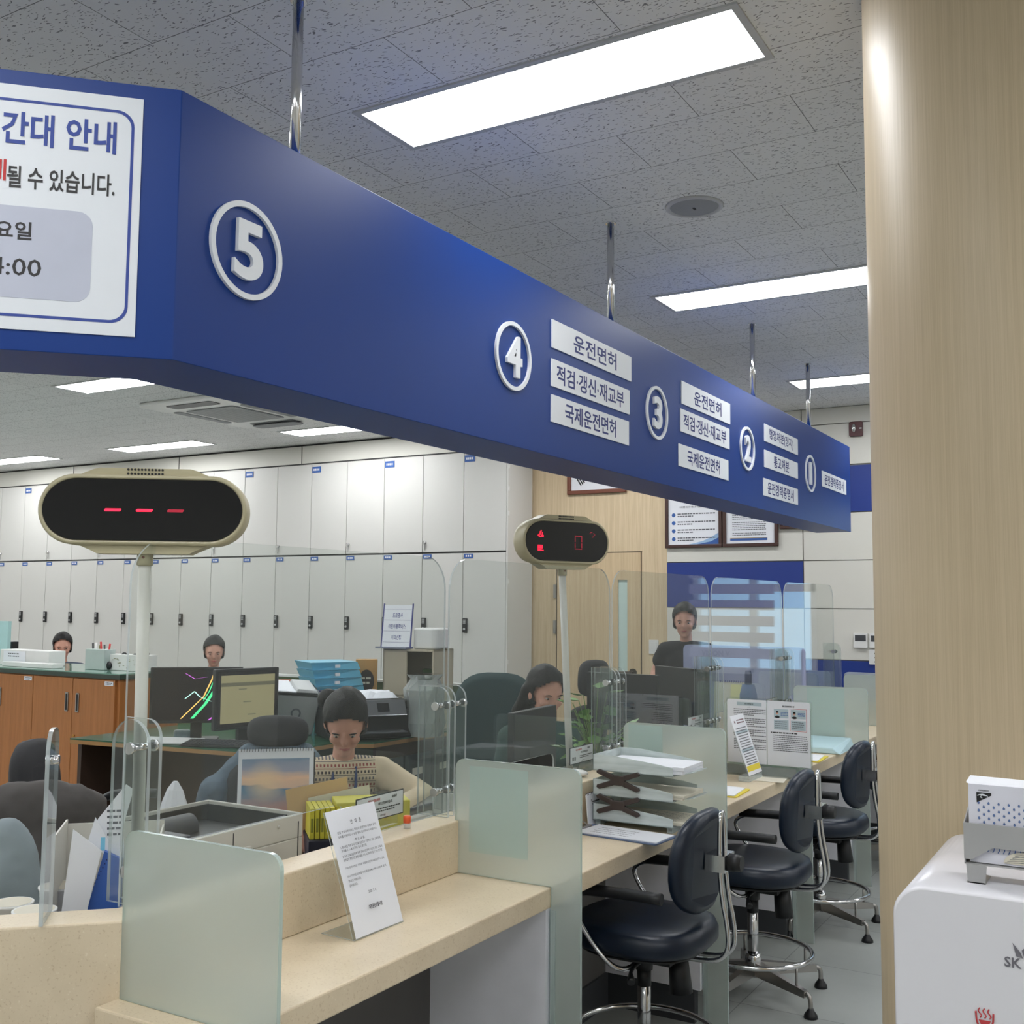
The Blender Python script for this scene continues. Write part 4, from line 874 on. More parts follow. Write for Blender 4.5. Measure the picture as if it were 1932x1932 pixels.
notice([(1075, 1411), (1119, 1402), (1119, 1433), (1076, 1444)], -1.885, 'black-framed mask notice on the ledge above the letter trays')
notice([(1298, 1353), (1327, 1347), (1327, 1372), (1298, 1380)], -1.885, 'black-framed mask notice showing just above the third glass partition')
notice([(1447, 1320), (1467, 1314), (1467, 1332), (1447, 1338)], -1.885, 'black-framed mask notice behind the printed sheets of the fourth window')
# ================================================================ wall things on the back wall
yW = YB-.013
def onwall(px, name, lab, cat, mats, fn, d=.02, y=yW):
    (x0, y0), (x1, y1) = px; A = at(x0, y0, 1, y); B = at(x1, y1, 1, y)
    t = thing(name, lab, cat, (A.x, y, B.z)); fn(t, A.x, B.x, B.z, A.z); return t
DKW = mat('dark_brown_frame', (62, 34, 28), .4); RDW = mat('red_brown_frame', (112, 62, 44), .4)
def fr4(mb, x0, x1, z0, z1, w, y0, y1): mb.box(x0, x1, y0, y1, z0, z0+w).box(x0, x1, y0, y1, z1-w, z1).box(x0, x0+w, y0, y1, z0+w, z1-w).box(x1-w, x1, y0, y1, z0+w, z1-w)
fl_ = thing('framed_flag', 'framed white national flag hanging high on the oak wall, mostly behind the blue sign', 'picture', (-4.19, YB, 2.49))
m_ = MB(); fr4(m_, -4.478, -3.905, 2.485, 2.93, .035, YB-.035, YB); m_.build('frame', RDW, fl_, bev=.004)
f_ = MB().m(0).box(-4.44, -3.94, YB-.02, YB, 2.52, 2.9); Ff = frame((0, YB-.021, 0), (1, 0, 0), (0, 0, 1)); f_.at(Ff)
fcx, fcz = -4.19, 2.71
n = 32; f_.m(1).prism([(fcx+.085*math.cos(PI*k/n), fcz+.085*math.sin(PI*k/n)) for k in range(n+1)], 0, .0008).m(2).prism([(fcx+.085*math.cos(PI+PI*k/n), fcz+.085*math.sin(PI+PI*k/n)) for k in range(n+1)], 0, .0008)
f_.m(1).prism([(fcx-.0425+.0425*math.cos(2*PI*k/20), fcz+.0425*math.sin(2*PI*k/20)) for k in range(20)], .0008, .0012).m(2).prism([(fcx+.0425+.0425*math.cos(2*PI*k/20), fcz+.0425*math.sin(2*PI*k/20)) for k in range(20)], .0008, .0012)
f_.m(3)
for sx_, sz_, pat in ((-1, 1, (1, 1, 1)), (1, -1, (0, 0, 0)), (-1, -1, (1, 0, 1)), (1, 1, (0, 1, 0))):
    c_ = Vector((fcx+sx_*.155, fcz+sz_*.105)); rad = Vector((sx_*.83, sz_*.55)).normalized(); tn = Vector((-rad.y, rad.x))
    for k, s1 in enumerate(pat):
        o_c = c_+rad*(k-1)*.02
        for (u0, u1) in (((-.038, .038),) if s1 else ((-.038, -.004), (.004, .038))):
            f_.prism([tuple(o_c+tn*u0-rad*.006), tuple(o_c+tn*u1-rad*.006), tuple(o_c+tn*u1+rad*.006), tuple(o_c+tn*u0+rad*.006)], 0, .0008)
f_.build('flag_sheet', [PAPER, mat('flag_red', (190, 40, 50), .7), mat('flag_blue', (30, 50, 120), .7), INK], fl_)
def poster(x0, x1, z0, z1, lab, kind):
    t = thing('framed_poster', lab, 'picture', ((x0+x1)/2, yW, z0))
    m_ = MB(); fr4(m_, x0, x1, z0, z1, .028, yW-.03, yW); m_.build('frame', DKW, t, bev=.003)
    s_ = MB().m(0).box(x0+.026, x1-.026, yW-.014, yW, z0+.026, z1-.026); s_.at(frame((0, yW-.0145, 0), (1, 0, 0), (0, 0, 1)))
    if kind == 0:
        s_.m(1).text('이에 공공 의료의 지침으로 다음을 실천한다.', (x0+x1)/2, z1-.29, .017, .0005, bold=.01, sx=.75)
        for r in range(3): s_.words(x0+.06, x1-.08, z1-.10-.05*r, .014, .0005, r)
        for k in range(4):
            zc = z1-.355-.068*k; s_.m(2).prism([(x0+.075+.017*math.cos(2*PI*q/16), zc+.017*math.sin(2*PI*q/16)) for q in range(16)], 0, .0006)
            s_.m(1).words(x0+.11, x1-.06, zc+.008, .009, .0005, k).words(x0+.11, x0+.25, zc-.012, .009, .0005, k+9)
        s_.m(3).prism([(x0+.2, z0+.027), (x1-.027, z0+.027), (x1-.027, z0+.125), (x1-.1, z0+.085), (x1-.17, z0+.055)], 0, .0004).m(2).prism([(x0+.27, z0+.027), (x1-.027, z0+.027), (x1-.027, z0+.085), (x1-.1, z0+.05)], .0004, .0006)
    else:
        s_.m(1)
        for k in range(36):
            if k % 6 != 5 and z1-.08-.0148*k > z0+.09: s_.words(x0+.08, x1-.10, z1-.08-.0148*k, .006, .0005, k+30)
        s_.m(2).box(x0+.06, x1-.09, z0+.05, z0+.07, 0, .0005).m(4).box(x0+.06, x1-.09, z0+.07, z0+.074, 0, .0005)
    s_.build('sheet', [PAPER, GREYINK, BLUEINK, mat('light_blue_print', (150, 182, 216), .7), mat('gold_print', (190, 160, 90), .6)], t)
poster(-3.533, -3.03, 1.985, 2.62, 'dark-framed charter poster with four blue dots, left of three frames under the sign', 0)
poster(-3.022, -2.56, 1.985, 2.62, 'dark-framed page of small print, middle of three frames under the sign', 1)
poster(-2.545, -2.03, 2.12, 2.62, 'dark-framed sheet mostly hidden behind the blue sign, right of three frames', 1)
al = onwall([(1603, 797), (1629, 823)], 'fire_alarm', 'maroon square fire alarm strobe high on the white wall beside the column', 'alarm', None, lambda t, x0, x1, z0, z1: (
    MB(frame((0, yW, 0), (1, 0, 0), (0, 0, 1))).prism(rrect(x0, x1, z0, z1, .012), 0, .03).build('base', mat('maroon_plastic', (72, 20, 26), .4), t, bev=.003),
    MB().ball(((x0+x1)/2-.012, yW-.035, (z0+z1)/2+.005), (.018, .02, .034)).build('strobe_lens', CHROME, t),
    MB().box(x1-.022, x1-.006, yW-.034, yW-.03, (z0+z1)/2-.002, (z0+z1)/2+.006).build('indicator', WPLAST, t)))
def thermo(t, x0, x1, z0, z1):
    MB(frame((0, yW, 0), (1, 0, 0), (0, 0, 1))).prism(rrect(x0, x1, z0, z1, .006), 0, .02).build('case', WPLAST, t, bev=.002)
    MB().box(x0+.012, x1-.012, yW-.0215, yW-.02, z1-.062, z1-.016).build('screen', DGREY, t)
onwall([(1611, 1194), (1638, 1223)], 'thermostat', 'white wall thermostat with a dark screen, left of the pair beside the column', 'thermostat', None, thermo)
tx = at(1641, 1195, 1, yW); tb = at(1664, 1223, 1, yW)
thermo(thing('thermostat', 'white wall thermostat, right of the pair and half hidden by the column', 'thermostat', (tx.x, yW, tb.z)), tx.x, tb.x, tb.z, tx.z)
sx_ = at(1640, 1225, 1, yW); sb_ = at(1662, 1254, 1, yW)
t = thing('light_switch', 'white switch plate with three buttons below the thermostats', 'switch', (sx_.x, yW, sb_.z))
m_ = MB(frame((0, yW, 0), (1, 0, 0), (0, 0, 1))).m(0).prism(rrect(sx_.x, sb_.x, sb_.z, sx_.z, .005), 0, .012).m(1)
for k in range(3): m_.ball((sx_.x+.045, sx_.z-.03-.032*k, .012), (.006, .006, .002), 8, 5)
m_.build('plate', [WPLAST, DGREY], t)
a_, b_ = at(1225, 1207, 1, YB), at(1243, 1234, 1, YB)
t = thing('light_switch', 'single white rocker light switch on the oak wall right of the door', 'switch', (a_.x, YB, b_.z))
MB(frame((0, YB-.0, 0), (1, 0, 0), (0, 0, 1))).prism(rrect(a_.x, b_.x, b_.z, a_.z, .005), 0, .009).build('plate', WPLAST, t, bev=.002)
MB().box(a_.x+.017, b_.x-.017, YB-.013, YB-.009, b_.z+.026, a_.z-.02).build('rocker', WPLAST, t, bev=.001)
# ================================================================ staff area furniture
def facing(p):      # rotation of a thing whose front (-Y local) looks at the camera
    return math.atan2(p[1], p[0]) - PI/2
GRT = mat('green_desk_top', (38, 84, 62), .12, var=.1); OAKO = wood('orange_wood', (172, 112, 62), (148, 94, 48), rough=.4, sc=.6)
DKWOOD = mat('dark_wood', (58, 42, 32), .5, var=.15, stretch=(1, 1, .1))
# low wooden cabinet with glass-topped surface
cx1, cyf, ch = -6.37, 5.25, .985
lc = thing('low_cabinet', 'long low orange-brown wooden cabinet with a green glass top at left', 'cabinet', (-8.0, cyf, 0))
MB().m(0).box(-9.6, cx1, cyf+.02, cyf+.62, .07, ch-.04).m(1).box(-9.58, cx1-.02, cyf+.05, cyf+.6, 0, .07).build('body', [OAKO, SEAM], lc)
MB().m(0).box(-9.62, cx1+.02, cyf-.005, cyf+.64, ch-.04, ch-.008).m(1).box(-9.62, cx1+.02, cyf-.005, cyf+.64, ch-.008, ch).build('top', [mat('dark_green_edge', (52, 66, 58), .4), mat('green_glass_top', (120, 156, 142), .06, var=.05)], lc)
dw = .46
for k in range(6):
    xa = cx1-.03-dw*(k+1); d = MB().box(xa+.003, xa+dw-.003, cyf, cyf+.02, .08, ch-.05).build('door', OAKO, lc)
    hx_ = xa+dw-.06 if k % 2 else xa+.06
    MB(frame((hx_, cyf-.001, .76), (1, 0, 0), (0, 0, 1))).m(0).prism(rrect(-.018, .018, -.07, .07, .008), 0, .006).m(1).prism(rrect(-.009, .009, -.06, .06, .005), .006, .007).build('recessed_handle', [STEEL, INK], d)
    if k % 2 == 0:
        MB().box(xa+dw-.11, xa+dw-.02, cyf-.002, cyf, ch-.088, ch-.058).m(1).at(frame((xa+dw-.10, cyf-.003, ch-.073), (1, 0, 0), (0, 0, 1))).words(0, .07, .004, .005, 0, k).words(0, .06, -.006, .005, 0, k+3).build('name_tag', [PAPER, GREYINK], d)
        MB().cyl((xa+.035, cyf, .52), (xa+.035, cyf-.012, .52), .009).build('keyhole', mat('brass', (176, 132, 70), .3, .9), d)
# things on top of it
def onpt(px, z): return at(px[0], px[1], 2, z)
def loc_box(name, lab, cat, px, z, w, d, h, mats, bev=.003, rz=None, fn=None, group=None, lim=None):
    p = onpt(px, z); lim = lim or (cyf+.46 if z == ch else 5.58)
    if p.y > lim: p.x *= lim/p.y; p.y = lim
    t = thing(name, lab, cat, (p.x, p.y, z), facing(p) if rz is None else rz, group)
    MB().box(-w/2, w/2, 0, d, .001, h).build('body', mats, t, world=False, bev=bev)
    if fn: fn(t)
    return t
K = dict(world=False)
yT = cyf+.12
def cz(px): return at(px[0], px[1], 1, cyf+.25).z
p = at(8, 1250, 2, ch); t = thing('desk_screen', 'pale blue-green glass screen standing on the low cabinet at the left edge', 'screen', (p.x, p.y, ch))
MB().box(p.x-.6, p.x+.03, p.y, p.y+.03, ch+.001, at(8, 1172, 1, p.y).z).build('panel', mat('pale_teal_glass', (168, 204, 204), .2), t)
loc_box('desk_phone', 'black desk phone standing upright beside the blue-green glass screen', 'phone', (19, 1226), ch, .05, .06, .17, BLACK, rz=0)
loc_box('cardboard_box', 'flat brown cardboard box on the cabinet behind the white paper tray', 'box', (48, 1232), ch, .24, .12, .10, mat('cardboard', (172, 124, 82), .8), rz=0)
def papers(t):
    s_ = MB(frame((0, -.002, .0), (1, 0, 0), (0, 0, 1))).m(0).prism([(-.26, .015), (.02, .015), (.02, .11), (-.26, .11)], 0, .002).m(1).words(-.2, -.06, .09, .008, .0025, 1).words(-.2, -.06, .07, .008, .0025, 2)
    s_.build('front_sheet', [PAPER, GREYINK], t, **K)
loc_box('paper_tray', 'white paper tray filled with sheets on the low cabinet at left', 'tray', (45, 1249), ch, .62, .15, .12, WPLAST, rz=0, fn=papers, lim=5.48)
loc_box('flat_box', 'flat white box lid along the front of the low cabinet', 'box', (50, 1257), ch, .62, .10, .035, WPLAST, rz=0, lim=5.34)
def pens(t):
    r = random.Random(3)
    for k, m_ in enumerate((BLACK, WPLAST, mat('olive_pen', (120, 120, 70), .5), REDINK, BLACK, REDINK)):
        a = -.08+.033*k; MB().cyl((a, .05, .08), (a+r.uniform(-.02, .02), .05, .19+r.uniform(-.01, .025)), .007, seg=8).build('pen', m_, t, **K)
loc_box('pen_holder', 'pale grey box-shaped pen holder with pens on the low cabinet', 'pen holder', (178, 1260), ch, .22, .1, .155, mat('pale_grey_green', (172, 184, 180), .5), rz=0, fn=pens, lim=5.45)
def holes(t):
    m_ = MB(frame((0, -.002, 0), (1, 0, 0), (0, 0, 1))); r = random.Random(5)
    for k in range(26): x = r.uniform(-.2, .18); z = r.uniform(.02, .09); m_.box(x, x+r.uniform(.006, .022), z, z+.004, 0, .002)
    m_.build('pattern', mat('olive_pen', (120, 120, 70), .5), t, **K)
    MB().ball((-.17, -.01, .035), (.03, .02, .03), 12, 7).build('round_hole', BLACK, t, **K)
    MB().tube([(-.1, .04, .11), (-.06, .04, .135), (-.02, .04, .11)], .006, 8).tube([(.05, .04, .118), (.2, .04, .13)], .012, 8).build('black_cable', BLACK, t, **K)
loc_box('storage_basket', 'white patterned desk basket with black cables behind the display pole', 'basket', (236, 1254), ch, .42, .12, .12, WPLAST, rz=0, fn=holes, lim=5.5)
nb = loc_box('notebook', 'white and red notebook lying at the right end of the low cabinet', 'notebook', (222, 1263), ch, .40, .15, .014, mat('dull_red', (160, 70, 72), .5), rz=0)
MB().box(-.199, .03, -.003, .148, .014, .03).build('white_cover', PAPER, nb, **K)
pz_ = onpt((75, 1192), 1.3)
# olive desk partition with white rail
t = thing('desk_partition', 'olive green fabric desk partition with a white top rail behind the monitors', 'partition', (-5, 5.75, 0))
MB().m(0).box(-6.3, -3.72, 5.75, 5.80, .0, .985).build('panel', GREENFAB, t)
MB().box(-6.3, -3.72, 5.745, 5.805, .985, 1.0).box(-3.72, -3.70, 5.745, 5.805, 0, 1.0).build('rail', WPLAST, t)
# corner desk
DT = .73
dk = thing('corner_desk', 'L-shaped staff desk with a dark green glass-covered top', 'desk', (-4.4, 4.7, 0))
dp_ = [(-5.3, 4.05), (-3.95, 4.22), (-3.95, 4.75), (-3.76, 4.85), (-3.72, 5.74), (-5.3, 5.74)]
MB().m(0).prism(dp_, DT-.03, DT-.008).m(1).prism(dp_, DT-.008, DT).build('desk_top', [mat('desk_edge_wood', (150, 112, 66), .45), GRT], dk)
MB().box(-5.28, -3.98, 4.5, 4.53, 0, DT-.03).box(-3.80, -3.78, 4.9, 5.7, 0, DT-.03).box(-5.29, -5.26, 4.1, 5.7, 0, DT-.03).build('panel', DKWOOD, dk)
dr = MB(); 
for k in range(3): dr.box(-3.778, -3.765, 4.88+.28*k, 5.14+.28*k, .12, .62)
dr.build('drawer_front', mat('dark_steel_drawer', (52, 58, 60), .5), dk)
lb_ = MB()
for k in range(3): lb_.box(-3.764, -3.762, 4.95+.28*k, 5.05+.28*k, .50, .54)
lb_.build('drawer_label', PAPER2, dk)
def monitor(lab, p, z, rz, w, h, zc, scr=None, back=False, group=None, sw=None):
    t = thing('monitor', lab, 'monitor', (p[0], p[1], z), rz, group)
    F = frame((0, 0, zc), (1, 0, 0), (0, 0, 1))
    MB(F).prism(rrect(-w/2, w/2, -h/2, h/2, .006), -.018, .012).build('casing', BLACK, t, bev=.003, **K)
    MB().box(-.03, .03, .018, .05, .012, zc).build('neck', BLACK, t, **K)
    MB().prism(rrect(-.12, .12, -.07, .12, .03), .0005, .012).build('base', BLACK, t, **K)
    if scr: scr(MB(F), w-.03, h-.03).build('screen', SCR, t, **K)
    return t
SCR = [mat('screen_black', (22, 20, 24), .25, emit=.25), mat('screen_olive', (118, 112, 84), .4, emit=.45), mat('screen_green', (60, 190, 120), .4, emit=.8), mat('screen_amber', (220, 170, 90), .4, emit=.7), mat('screen_pale', (170, 225, 205), .4, emit=.7), mat('screen_purple', (190, 90, 200), .4, emit=.6), mat('screen_dark_band', (84, 82, 66), .4, emit=.35)]
def scr1(m_, w, h):
    m_.m(0).box(-w/2, w/2, -h/2, h/2, .012, .013)
    def st(pts, wd, mi): m_.m(mi); [m_.prism([(a[0]-wd, a[1]), (a[0]+wd, a[1]), (b[0]+wd, b[1]), (b[0]-wd, b[1])], .0132, .0136) for a, b in zip(pts, pts[1:])]
    st([(-.02, -.13), (.05, -.05), (.12, .06), (.17, .13)], .009, 2); st([(-.08, -.13), (-.02, -.07), (.04, -.01), (.08, .08), (.1, .14)], .004, 3)
    st([(-.06, -.02), (-.01, .02), (.02, -.01), (.08, -.035), (.16, -.04)], .004, 4); st([(.07, -.14), (.16, -.07)], .006, 5); st([(-.06, .12), (-.01, .09), (.06, .1)], .003, 5); st([(.04, -.03), (.07, .02), (.1, .1)], .003, 2)
    return m_
def scr2(m_, w, h):
    m_.m(0).box(-w/2, w/2, -h/2, h/2, .012, .013).m(1).box(-w/2+.02, w/2-.012, -h/2+.02, h/2-.02, .013, .0134).m(6).box(-w/2+.02, w/2-.012, h/2-.08, h/2-.06, .0134, .0138)
    for k in range(3): m_.box(-w*.15+.03*k, -w*.15+.05+.03*k, .05-.07*k, .056-.07*k, .0134, .0138)
    return m_
p1_ = onpt((368, 1398), DT); p2_ = onpt((462, 1402), DT)
mh = lambda p: at(360, 1310, 1, p.y).z
monitor('left of two desk monitors, dark screen with bright ribbon wallpaper', p1_, DT, facing(p1_)-.1, .50, .31, .255, scr1)
monitor('right of two desk monitors, showing an olive-tinted document window', p2_, DT, facing(p2_)+.55, .40, .33, .245, scr2)
kb = onpt((455, 1425), DT)
def keyboard(lab, p, rz, mats, w=.44):
    t = thing('keyboard', lab, 'keyboard', (p.x, p.y, DT), rz)
    MB().hexa([(-w/2, -.07, .001), (w/2, -.07, .001), (w/2, .07, .001), (-w/2, .07, .001)], [(-w/2, -.07, .012), (w/2, -.07, .012), (w/2, .07, .024), (-w/2, .07, .024)]).build('case', mats[0], t, bev=.003, **K)
    m_ = MB()
    for r in range(5):
        for q in range(17): m_.box(-w/2+.012+q*.0247, -w/2+.033+q*.0247, -.058+r*.0235, -.038+r*.0235, .014+r*.0022, .019+r*.0024)
    m_.build('keys', mats[1], t, **K)
kp = onpt((425, 1408), DT); keyboard('long black keyboard in front of the two desk monitors', kp, math.radians(22), (BLACK, DGREY), .46)
kp = onpt((322, 1402), DT); t = thing('keyboard', 'light grey keyboard left of the black keyboard, behind the display pole', 'keyboard', (kp.x, kp.y, DT), math.radians(20))
MB().hexa([(-.17, -.07, .001), (.17, -.07, .001), (.17, .07, .001), (-.17, .07, .001)], [(-.17, -.07, .012), (.17, -.07, .012), (.17, .07, .024), (-.17, .07, .024)]).build('case', LGREY, t, bev=.003, **K)
loc_box('glass_block', 'small clear plastic desk item under the left monitor', 'ornament', (343, 1394), DT, .09, .05, .05, clear('bluish_plastic', (190, 210, 225), .1, .3), bev=.01)
# tower PC below desk, white crumpled tissue
pc_ = at(385, 1520, 2, .12); t = thing('computer_tower', 'light grey computer tower under the desk, left of the jacket chair', 'computer', (-4.15, 4.24, 0), math.radians(10))
MB().m(0).box(-.09, .09, -.2, .2, .002, .40).m(1).box(-.075, .075, -.203, -.2, .03, .36).build('case', [LGREY, MGREY], t, bev=.006, **K)
# grey bin-like reader with label
rp = onpt((556, 1388), DT)
t = thing('document_shredder', 'grey tapered desk machine with a clipboard on top, right of the monitors', 'machine', (rp.x, rp.y, DT), facing(rp)+.15)
MB().hexa([(-.12, 0, .001), (.10, 0, .001), (.10, .26, .001), (-.12, .26, .001)], [(-.16, -.03, .25), (.14, -.03, .22), (.14, .3, .26), (-.16, .3, .29)]).build('body', mat('machine_grey', (150, 152, 152), .4), t, bev=.008, **K)
MB().hexa([(-.17, -.035, .25), (.15, -.035, .222), (.15, .31, .262), (-.17, .31, .292)], [(-.17, -.035, .262), (.15, -.035, .234), (.15, .31, .275), (-.17, .31, .305)]).build('rim', BLACK, t, **K)
MB().hexa([(-.16, -.02, .263), (.0, -.02, .25), (.0, .29, .293), (-.16, .29, .305)], [(-.16, -.02, .268), (.0, -.02, .256), (.0, .29, .30), (-.16, .29, .312)]).build('white_sheet', PAPER, t, **K)
MB().hexa([(.0, -.02, .25), (.13, -.02, .24), (.13, .29, .28), (.0, .29, .29)], [(.01, -.02, .272), (.12, -.02, .26), (.12, .25, .30), (.01, .25, .31)]).build('control_panel', LGREY, t, bev=.004, **K)
e_ = MB(frame((.0, -.016, .13), (1, 0, 0), (0, -.02/.22, 1))); n = 20
e_.rings([[(r*math.cos(2*PI*i/n), r*math.sin(2*PI*i/n), z) for i in range(n)] for r, z in ((.03, 0), (.03, .003), (.02, .003), (.02, 0))], cap=False, smooth=False).words(-.05, .06, .07, .006, .002, 3).words(-.03, .05, -.045, .004, .002, 4).build('emblem', GREYINK, t, **K)
op = onpt((520, 1385), DT); loc_box('orange_folder', 'orange folder standing behind the grey tapered desk machine', 'folder', (512, 1372), DT, .26, .05, .29, mat('orange_plastic', (214, 92, 52), .5))
# blue stacked trays
bp_ = at(628, 1372, 2, DT); bp_ = Vector((-4.42, 5.36, 0)); TB = clear('blue_tray_plastic', (110, 190, 225), .2, .75, .4); TBm = mat('blue_plastic', (112, 188, 218), .35)
zt_ = at(620, 1247, 1, 5.36).z
bt = thing('tray_tower', 'stack of four translucent blue letter trays behind the seated woman', 'letter tray', (bp_.x, bp_.y, DT), facing(bp_)+.35)
MB().box(-.17, .17, 0, .3, .001, .2).build('lower_box', mat('teal_box', (90, 160, 175), .5), bt, **K)
for k in range(4):
    z = .2+(zt_-DT-.2)/4*k; hh = (zt_-DT-.2)/4*.95
    MB().hexa([(-.15-.012*k, 0, z), (.16-.01*k, 0, z), (.16-.01*k, .3, z), (-.15-.012*k, .3, z)], [(-.17-.014*k, -.03, z+hh), (.15-.015*k, 0, z+hh), (.15-.015*k, .3, z+hh), (-.17-.014*k, .3, z+hh)]).m(1).box(-.05, -.02, -.035, -.02, z+hh*.3, z+hh*.7).build('tray', [TBm, PAPER], bt, **K)
loc_box('navy_binder', 'dark navy ring binder standing in front of the blue trays', 'binder', (632, 1378), DT, .22, .06, .24, mat('navy_cover', (38, 42, 84), .5))
loc_box('coffee_pack', 'brown and tan coffee pack between the blue trays and the beige shelf box', 'package', (690, 1352), DT, .14, .08, .41, mat('coffee_tan', (176, 134, 80), .6), fn=lambda t: (
    MB(frame((0, -.002, .27), (1, 0, 0), (0, 0, 1))).m(0).prism([(.05*math.cos(2*PI*q/20), .075*math.sin(2*PI*q/20)) for q in range(20)], 0, .002).m(1).words(-.035, .035, .02, .012, .003, 1).words(-.03, .03, -.01, .012, .003, 2).build('print_label', [mat('coffee_dark', (42, 30, 26), .6), PAPER2], t, **K)))
# beige open shelf box with items, sign holder on top
bx_ = Vector((-4.08, 5.56, 0)); zt_ = at(715, 1222, 1, 5.5).z
sb = thing('shelf_box', 'beige open-fronted shelf box on the desk, with a mug and green packets inside', 'shelf', (-3.96, 5.44, DT), math.radians(6))
W_, D_, H_ = .36, .26, zt_-DT
MB().box(-W_/2, -W_/2+.17, 0, .012, .001, H_).box(-W_/2, W_/2, D_-.012, D_, .001, H_).box(-W_/2, -W_/2+.012, 0, D_, .001, H_).box(W_/2-.012, W_/2, 0, D_, .001, H_).box(-W_/2, W_/2, 0, D_, H_-.014, H_).box(-W_/2, W_/2, 0, D_, .20, .214).build('carcass', mat('beige_laminate', (176, 166, 146), .5), sb, bev=.002, **K)
M0 = Matrix.Translation((-3.96, 5.44, DT)) @ Matrix.Rotation(math.radians(6), 4, 'Z')
def insh(name, lab, cat, x, y, z, build):
    p = M0 @ Vector((x, y, z)); t = thing(name, lab, cat, p, math.radians(6)); build(t); return t
insh('mug', 'white lidded mug with a handle inside the beige shelf box', 'mug', .03, .07, .2145, lambda t: (MB().lathe([(.032, .001), (.038, .02), (.036, .09), (.04, .10), (.02, .112), (.006, .13)], 20).build('cup', WPLAST, t, **K), MB().tube([(.035, 0, .02), (.07, 0, .03), (.07, 0, .075), (.035, 0, .085)], .006, 8).build('handle', WPLAST, t, **K)))
insh('snack_packet', 'green packet at the back of the beige shelf box', 'packet', .07, .19, .2145, lambda t: MB().box(-.07, .05, -.01, .02, .001, .15).build('packet', mat('dull_green_pack', (70, 96, 52), .5), t, bev=.006, **K))
insh('spray_bottle', 'green bottle with a blue cap standing in the beige shelf box', 'bottle', .135, .10, .2145, lambda t: (MB().lathe([(.026, .001), (.028, .02), (.028, .12), (.014, .14)], 16).build('bottle', mat('green_bottle', (84, 136, 60), .4), t, **K), MB().lathe([(.018, .138), (.018, .165), (.01, .17)], 16).build('cap', mat('blue_cap', (46, 74, 160), .4), t, **K)))
insh('white_bin', 'white rounded plastic bin lying on top of the beige shelf box', 'bin', .09, .12, H_+.0005, lambda t: MB().prism(rrect(-.08, .09, -.1, .1, .04), .001, .13).build('bin', WPLAST, t, bev=.012, **K))
def signh(t):
    F = frame((0, 0, .012), (1, 0, 0), (0, .12, 1))
    m_ = MB(F).m(0).box(-.105, .105, 0, .26, 0, .003).m(1).box(-.108, -.100, -.004, .27, -.001, .004).box(.100, .108, -.004, .27, -.001, .004)
    for k, s_ in enumerate(('도로공사', '어린이통학버스', '이의신청')):
        m_.m(2).text(s_, 0, .195-.068*k, .03, .0035, bold=.02, sx=.62 if k != 1 else .62).m(1).box(-.095, .095, .233-.068*k, .2345-.068*k, .003, .0036)
    m_.box(-.095, .095, .028, .0295, .003, .0036)
    m_.build('sign_sheet', [PAPER, mat('navy_bar', (46, 50, 120), .5), mat('violet_ink', (74, 78, 140), .6)], t, **K)
    MB().box(-.13, .09, -.03, .06, .001, .012).build('foot', clear('violet_acrylic', (120, 120, 190), .1, .3), t, **K)
insh('sign_holder', 'acrylic sign with three lines of blue lettering on the beige shelf box', 'sign', -.09, .0, H_+.0005, signh)
# inkjet printer
ip = onpt((730, 1392), DT)
pr = thing('inkjet_printer', 'black inkjet printer with a tilted control panel on the desk wing', 'printer', (-3.99, 5.06, DT), math.radians(55))
MB().prism(rrect(-.25, .25, -.16, .2, .03), .001, .16).prism(rrect(-.24, .24, -.12, .2, .03), .16, .215).build('body', BLACK, pr, bev=.012, **K)
cpn = MB(frame((.06, -.17, .17), (1, 0, 0), (0, .5, .75))).m(0).box(-.13, .13, -.045, .05, 0, .012).m(1).box(-.04, .03, -.025, .03, .012, .013).m(2).box(-.135, .13, -.05, -.045, 0, .013).build('control_panel', [DGREY, BLACKG, CHROME], pr, **K)
MB().box(-.14, .18, -.26, -.15, .04, .048).build('output_tray', DGREY, pr, bev=.002, **K)
MB().box(-.2, -.12, -.162, -.16, .12, .15).build('label', PAPER, pr, **K)
pt_ = Vector((-4.02, 5.07, DT+.216)); t = thing('wrapped_stack', 'crumpled white wrapped sheets lying on the black inkjet printer', 'paper', pt_, math.radians(55))
m_ = MB(); r = random.Random(8); gx, gy = 12, 6
g_ = [[m_._v((-.2+.4*i/gx, -.09+.2*j/gy, .03+.016*r.random() if 0 < i < gx and 0 < j < gy else .004)) for i in range(gx+1)] for j in range(gy+1)]
for j in range(gy):
    for i in range(gx): m_._f([g_[j][i], g_[j][i+1], g_[j+1][i+1], g_[j+1][i]])
m_.build('sheets', PAPER, t, **K)
t = thing('plastic_bag', 'crumpled clear plastic bag on the desk between the printer and the chairs', 'bag', (-3.70, 5.25, DT))
m_ = MB(); r = random.Random(5)
m_.rings([[(-3.70+(.09+.03*r.random())*k*math.cos(2*PI*i/14), 5.25+(.09+.03*r.random())*k*math.sin(2*PI*i/14), DT+.001+z) for i in range(14)] for k, z in ((.9, 0), (1.1, .08), (1.0, .18), (1.1, .27), (.8, .33), (1, .36))], smooth=False)
m_.build('bag', clear('wrinkled_film', (215, 215, 212), .15, .3, 1.5), t)
